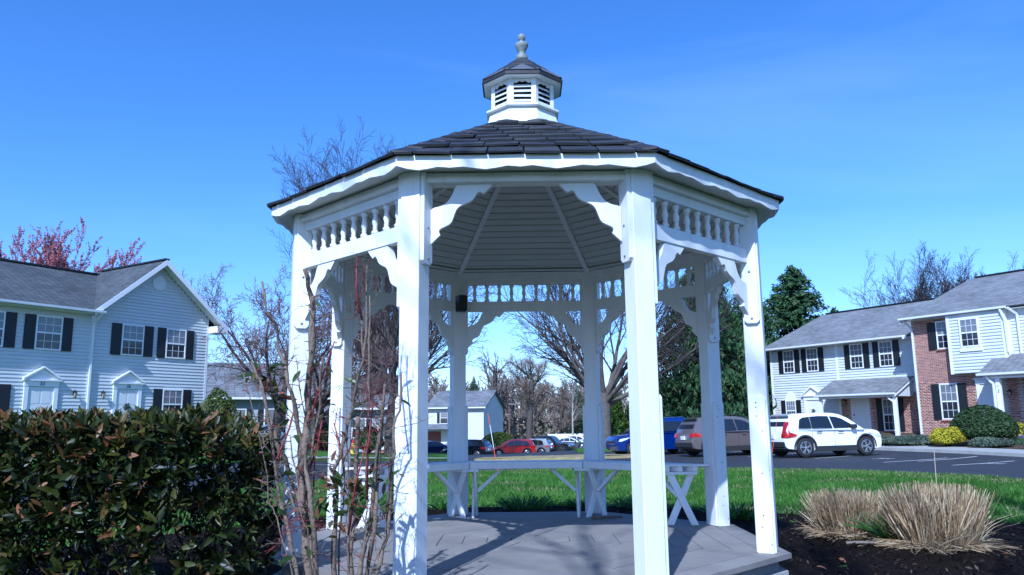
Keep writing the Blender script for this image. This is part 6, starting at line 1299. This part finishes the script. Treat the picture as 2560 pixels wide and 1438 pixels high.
# dry ornamental grass clumps and strap-leaved clumps
M['straw'] = leafmat('dry_straw', [(0, (.20, .125, .065)), (.35, (.38, .265, .145)), (.75, (.53, .405, .24)), (1, (.70, .59, .41))], .75, .2, .2)
M['strap'] = leafmat('daylily_leaf', [(0, (.020, .060, .012)), (.6, (.055, .14, .022)), (1, (.11, .23, .04))], .45, .25, .4)
def blades(P, D, L, w, bend, n_seg=4, q=rng):
    """curved strips from P along D, bending over; returns verts, faces, index of blade"""
    n = len(P); V = []; D = D / np.linalg.norm(D, axis=1)[:, None]; side = np.cross(D, q.normal(size=(n, 3))); side /= np.linalg.norm(side, axis=1)[:, None]
    hor = D * (1, 1, 0) + q.normal(size=(n, 3)) * (.25, .25, 0); hor /= np.linalg.norm(hor, axis=1)[:, None] + 1e-6
    for i in range(n_seg + 1):
        t = i / n_seg; c = P + D * (L * t)[:, None] + hor * (bend * L * t * t)[:, None] - np.array([0, 0, 1]) * (bend * L * .45 * t ** 2.5)[:, None]; ww = (w * (1 - .55 * t ** 2))[:, None] / 2; V += [c - side * ww, c + side * ww]
    V = np.stack(V, 1); k = 2 * (n_seg + 1); f = np.array([(2 * i, 2 * i + 1, 2 * i + 3, 2 * i + 2) for i in range(n_seg)]); F = (f[None] + (np.arange(n) * k)[:, None, None]).reshape(-1, 4); return V.reshape(-1, 3), F, k
def straw_clump(label, x, y, r, h, n, seed, tall=0):
    q = np.random.default_rng(seed); o = thing('ornamental_grass', label, 'grass clump', (x, y, gz(x, y) + .02), 0, 'dry ornamental grasses in the mulch bed')
    a = q.uniform(0, 6.283, n); rr = r * .72 * np.sqrt(q.random(n)); P = np.stack([np.cos(a) * rr, np.sin(a) * rr * .85, np.zeros(n)], 1)
    D = np.stack([np.cos(a) * rr / r * .30, np.sin(a) * rr / r * .26, np.ones(n)], 1) + q.normal(size=(n, 3)) * .14; L = h * np.where(q.random(n) < .35, q.uniform(.25, .7, n), q.uniform(.6, 1.08, n)) * (1 - .10 * rr / r)
    if tall: L[:tall] *= q.uniform(1.15, 1.5, tall)
    m = n // 5; D[-m:] += q.normal(size=(m, 3)) * .38; L[-m:] *= .75
    V, F, k = blades(P, D, L, q.uniform(.006, .013, n), np.where(q.random(n) < .14, q.uniform(.1, .5, n), q.uniform(0, .05, n)), 4, q); link('blades', npmesh('blades', V, F, M['straw'], tint=np.repeat(q.random(n), k)), o)['kind'] = 'stuff'
    m = n // 3; a = q.uniform(0, 6.283, m); rr = r * np.sqrt(q.random(m)) * .92; P = np.stack([np.cos(a) * rr, np.sin(a) * rr * .85, q.uniform(.0, .06, m)], 1); D = q.normal(size=(m, 3)) * (1, 1, .25) + np.stack([np.cos(a), np.sin(a), np.zeros(m)], 1) * .5; D[:, 2] = np.abs(D[:, 2]) * .6
    V, F, k = blades(P, D, q.uniform(.06, .22, m), q.uniform(.004, .009, m), q.uniform(0, .6, m), 3, q); link('litter', npmesh('litter', V, F, M['straw'], tint=np.repeat(q.random(m), k)), o)['kind'] = 'stuff'
straw_clump('smaller clump of cut dry straw-coloured grass, left of the pair', 3.00, 1.42, .37, .43, 2900, 111)
straw_clump('larger clump of cut dry straw-coloured grass, right of the pair', 3.46, .74, .41, .53, 4200, 112, 10)
def strap(label, x, y, r, h, n, seed, name='daylily'):
    q = np.random.default_rng(seed); o = thing(name, label, 'plant', (x, y, gz(x, y) + .01), 0, 'green daylily clumps round the gazebo')
    a = q.uniform(0, 6.283, n); rr = r * .55 * np.sqrt(q.random(n)); P = np.stack([np.cos(a) * rr, np.sin(a) * rr, np.zeros(n)], 1); D = np.stack([np.cos(a) * .5, np.sin(a) * .5, np.ones(n)], 1) + q.normal(size=(n, 3)) * .2
    V, F, k = blades(P, D, h * q.uniform(.7, 1.25, n), q.uniform(.012, .020, n), q.uniform(.15, .7, n), 5, q); link('leaves', npmesh('leaves', V, F, M['strap'], tint=np.repeat(q.random(n), k)), o)['kind'] = 'stuff'
for i, (x, y, r, h, n, lb) in enumerate(((-.02, 4.0, .48, .19, 200, 'daylily clump in shade just behind the back bench'), (1.45, 4.0, .42, .17, 160, 'daylily clump in shade behind the back right post'), (-1.85, 3.3, .32, .32, 150, 'bright daylily clump left behind the back left bench'), (-2.75, 2.75, .40, .30, 170, 'daylily clump at the lawn edge left of the leggy shrubs'), (2.35, 2.9, .50, .18, 190, 'daylily clump in shade behind the right rear post'), (-1.05, 3.95, .25, .18, 80, 'small daylily clump beside the front left post as seen'), (.75, 4.2, .30, .13, 90, 'low daylily tuft between the two shaded clumps behind the bench'), (3.16, .92, .14, .28, 120, 'small green tuft between the two dry grass clumps'))): strap(lb, x, y, r, h, n, 120 + i)
# stick and leaves on the mulch
st = MB(); zz = gz(2.85, .72) + .05; st.tube([(2.70, .76, zz), (2.80, .755, zz + .006), (2.96, .76, zz)], [.014, .013, .010], 7); o = st.build('stick', M['stem_pale'] if 'stem_pale' in M else M.setdefault('stem_pale', mat('pale_stick', (.34, .27, .20), .9, var=.4, scale=20)), None, smooth=True); tag(o, 'pale broken stick lying on the mulch before the dry grasses', 'stick')
M['dead_leaf'] = mat('dead_leaf', (.33, .13, .06), .7, var=.4, scale=30)
lv, lf = leaf_mesh(.07, .032, .3, .4); dead = npmesh('fallen_leaf', lv, lf, M['dead_leaf'], smooth=True)
for i, (x, y, lb) in enumerate(((3.75, .25, 'orange-brown fallen leaf right below the larger dry grass clump'), (2.05, -.30, 'brown fallen leaf near the right corner of the deck'), (2.35, .05, 'brown fallen leaf on the mulch beyond the deck corner'), (1.75, -1.05, 'brown fallen leaf against the concrete pad on the right'))):
    o = link('fallen_leaf', dead); o.location = (x, y, gz(x, y) + .045); o.rotation_euler = (rnd.uniform(-.3, .3), rnd.uniform(-.4, .1), rnd.uniform(0, 6)); tag(o, lb, 'leaf', 'fallen leaves')
# mulch chips and lawn blades
def in_bed(p): return inside(hull(BED), p)
n = 16000; p = np.stack([rng.uniform(-4, 6.6, n), rng.uniform(-3.2, 4.3, n)], 1); p = p[in_bed(p) & (np.hypot(p[:, 0], p[:, 1]) > 1.92)]; n = len(p); P = np.stack([p[:, 0], p[:, 1], G(p[:, 0], p[:, 1]) + .034 + rng.random(n) * .02], 1)
o = link('mulch_chips', cards('mulch_chips', P, np.tile((0, 0, 1.), (n, 1)), .045, M['chip'], rng.random(n) ** 2, .45, .35)); tag(o, 'loose dark bark chips over the planting bed', 'mulch', kind='stuff')
M['blade'] = leafmat('lawn_blade', [(0, (.030, .085, .012)), (.5, (.070, .175, .024)), (.86, (.12, .25, .04)), (.93, (.26, .23, .10)), (1, (.42, .36, .20))], .6, .3, .25)
n = 150000; p = np.stack([rng.uniform(-7, 11, n), rng.uniform(1.5, 15, n)], 1); p = p[inside(hull(LAWN), p) & ~in_bed(p)]; n = len(p)
patch = np.sin(p[:, 0] * 1.9 + 1.3 * np.sin(p[:, 1] * 1.1)) * np.sin(p[:, 1] * 2.3 + .8 * np.sin(p[:, 0] * 1.7)); P = np.stack([p[:, 0], p[:, 1], G(p[:, 0], p[:, 1]) - .005], 1)
edge = np.hypot(p[:, 0] - .5, p[:, 1] - 4.5); D = rng.normal(size=(n, 3)) * (.45, .45, 0) + (0, 0, 1); sd = np.cross(D, rng.normal(size=(n, 3))); sd /= np.linalg.norm(sd, axis=1)[:, None]; L = rng.uniform(.035, .085, n) * (1 + .35 * patch); w = rng.uniform(.006, .011, n)
V = np.stack([P - sd * w[:, None], P + sd * w[:, None], P + D * L[:, None]], 1).reshape(-1, 3); F = np.arange(n * 3).reshape(n, 3)
dry = (patch < -.50) | ((edge > 9.0) & (rng.random(n) < .5)); tint = np.where(dry & (rng.random(n) < .45), rng.uniform(.9, 1, n), np.clip(.45 + .25 * patch + rng.normal(size=n) * .18, 0, .88))
o = link('grass', npmesh('grass', V, F, M['blade'], tint=np.repeat(tint, 3))); tag(o, 'short green lawn grass with a few dry patches round the gazebo', 'grass', kind='stuff')
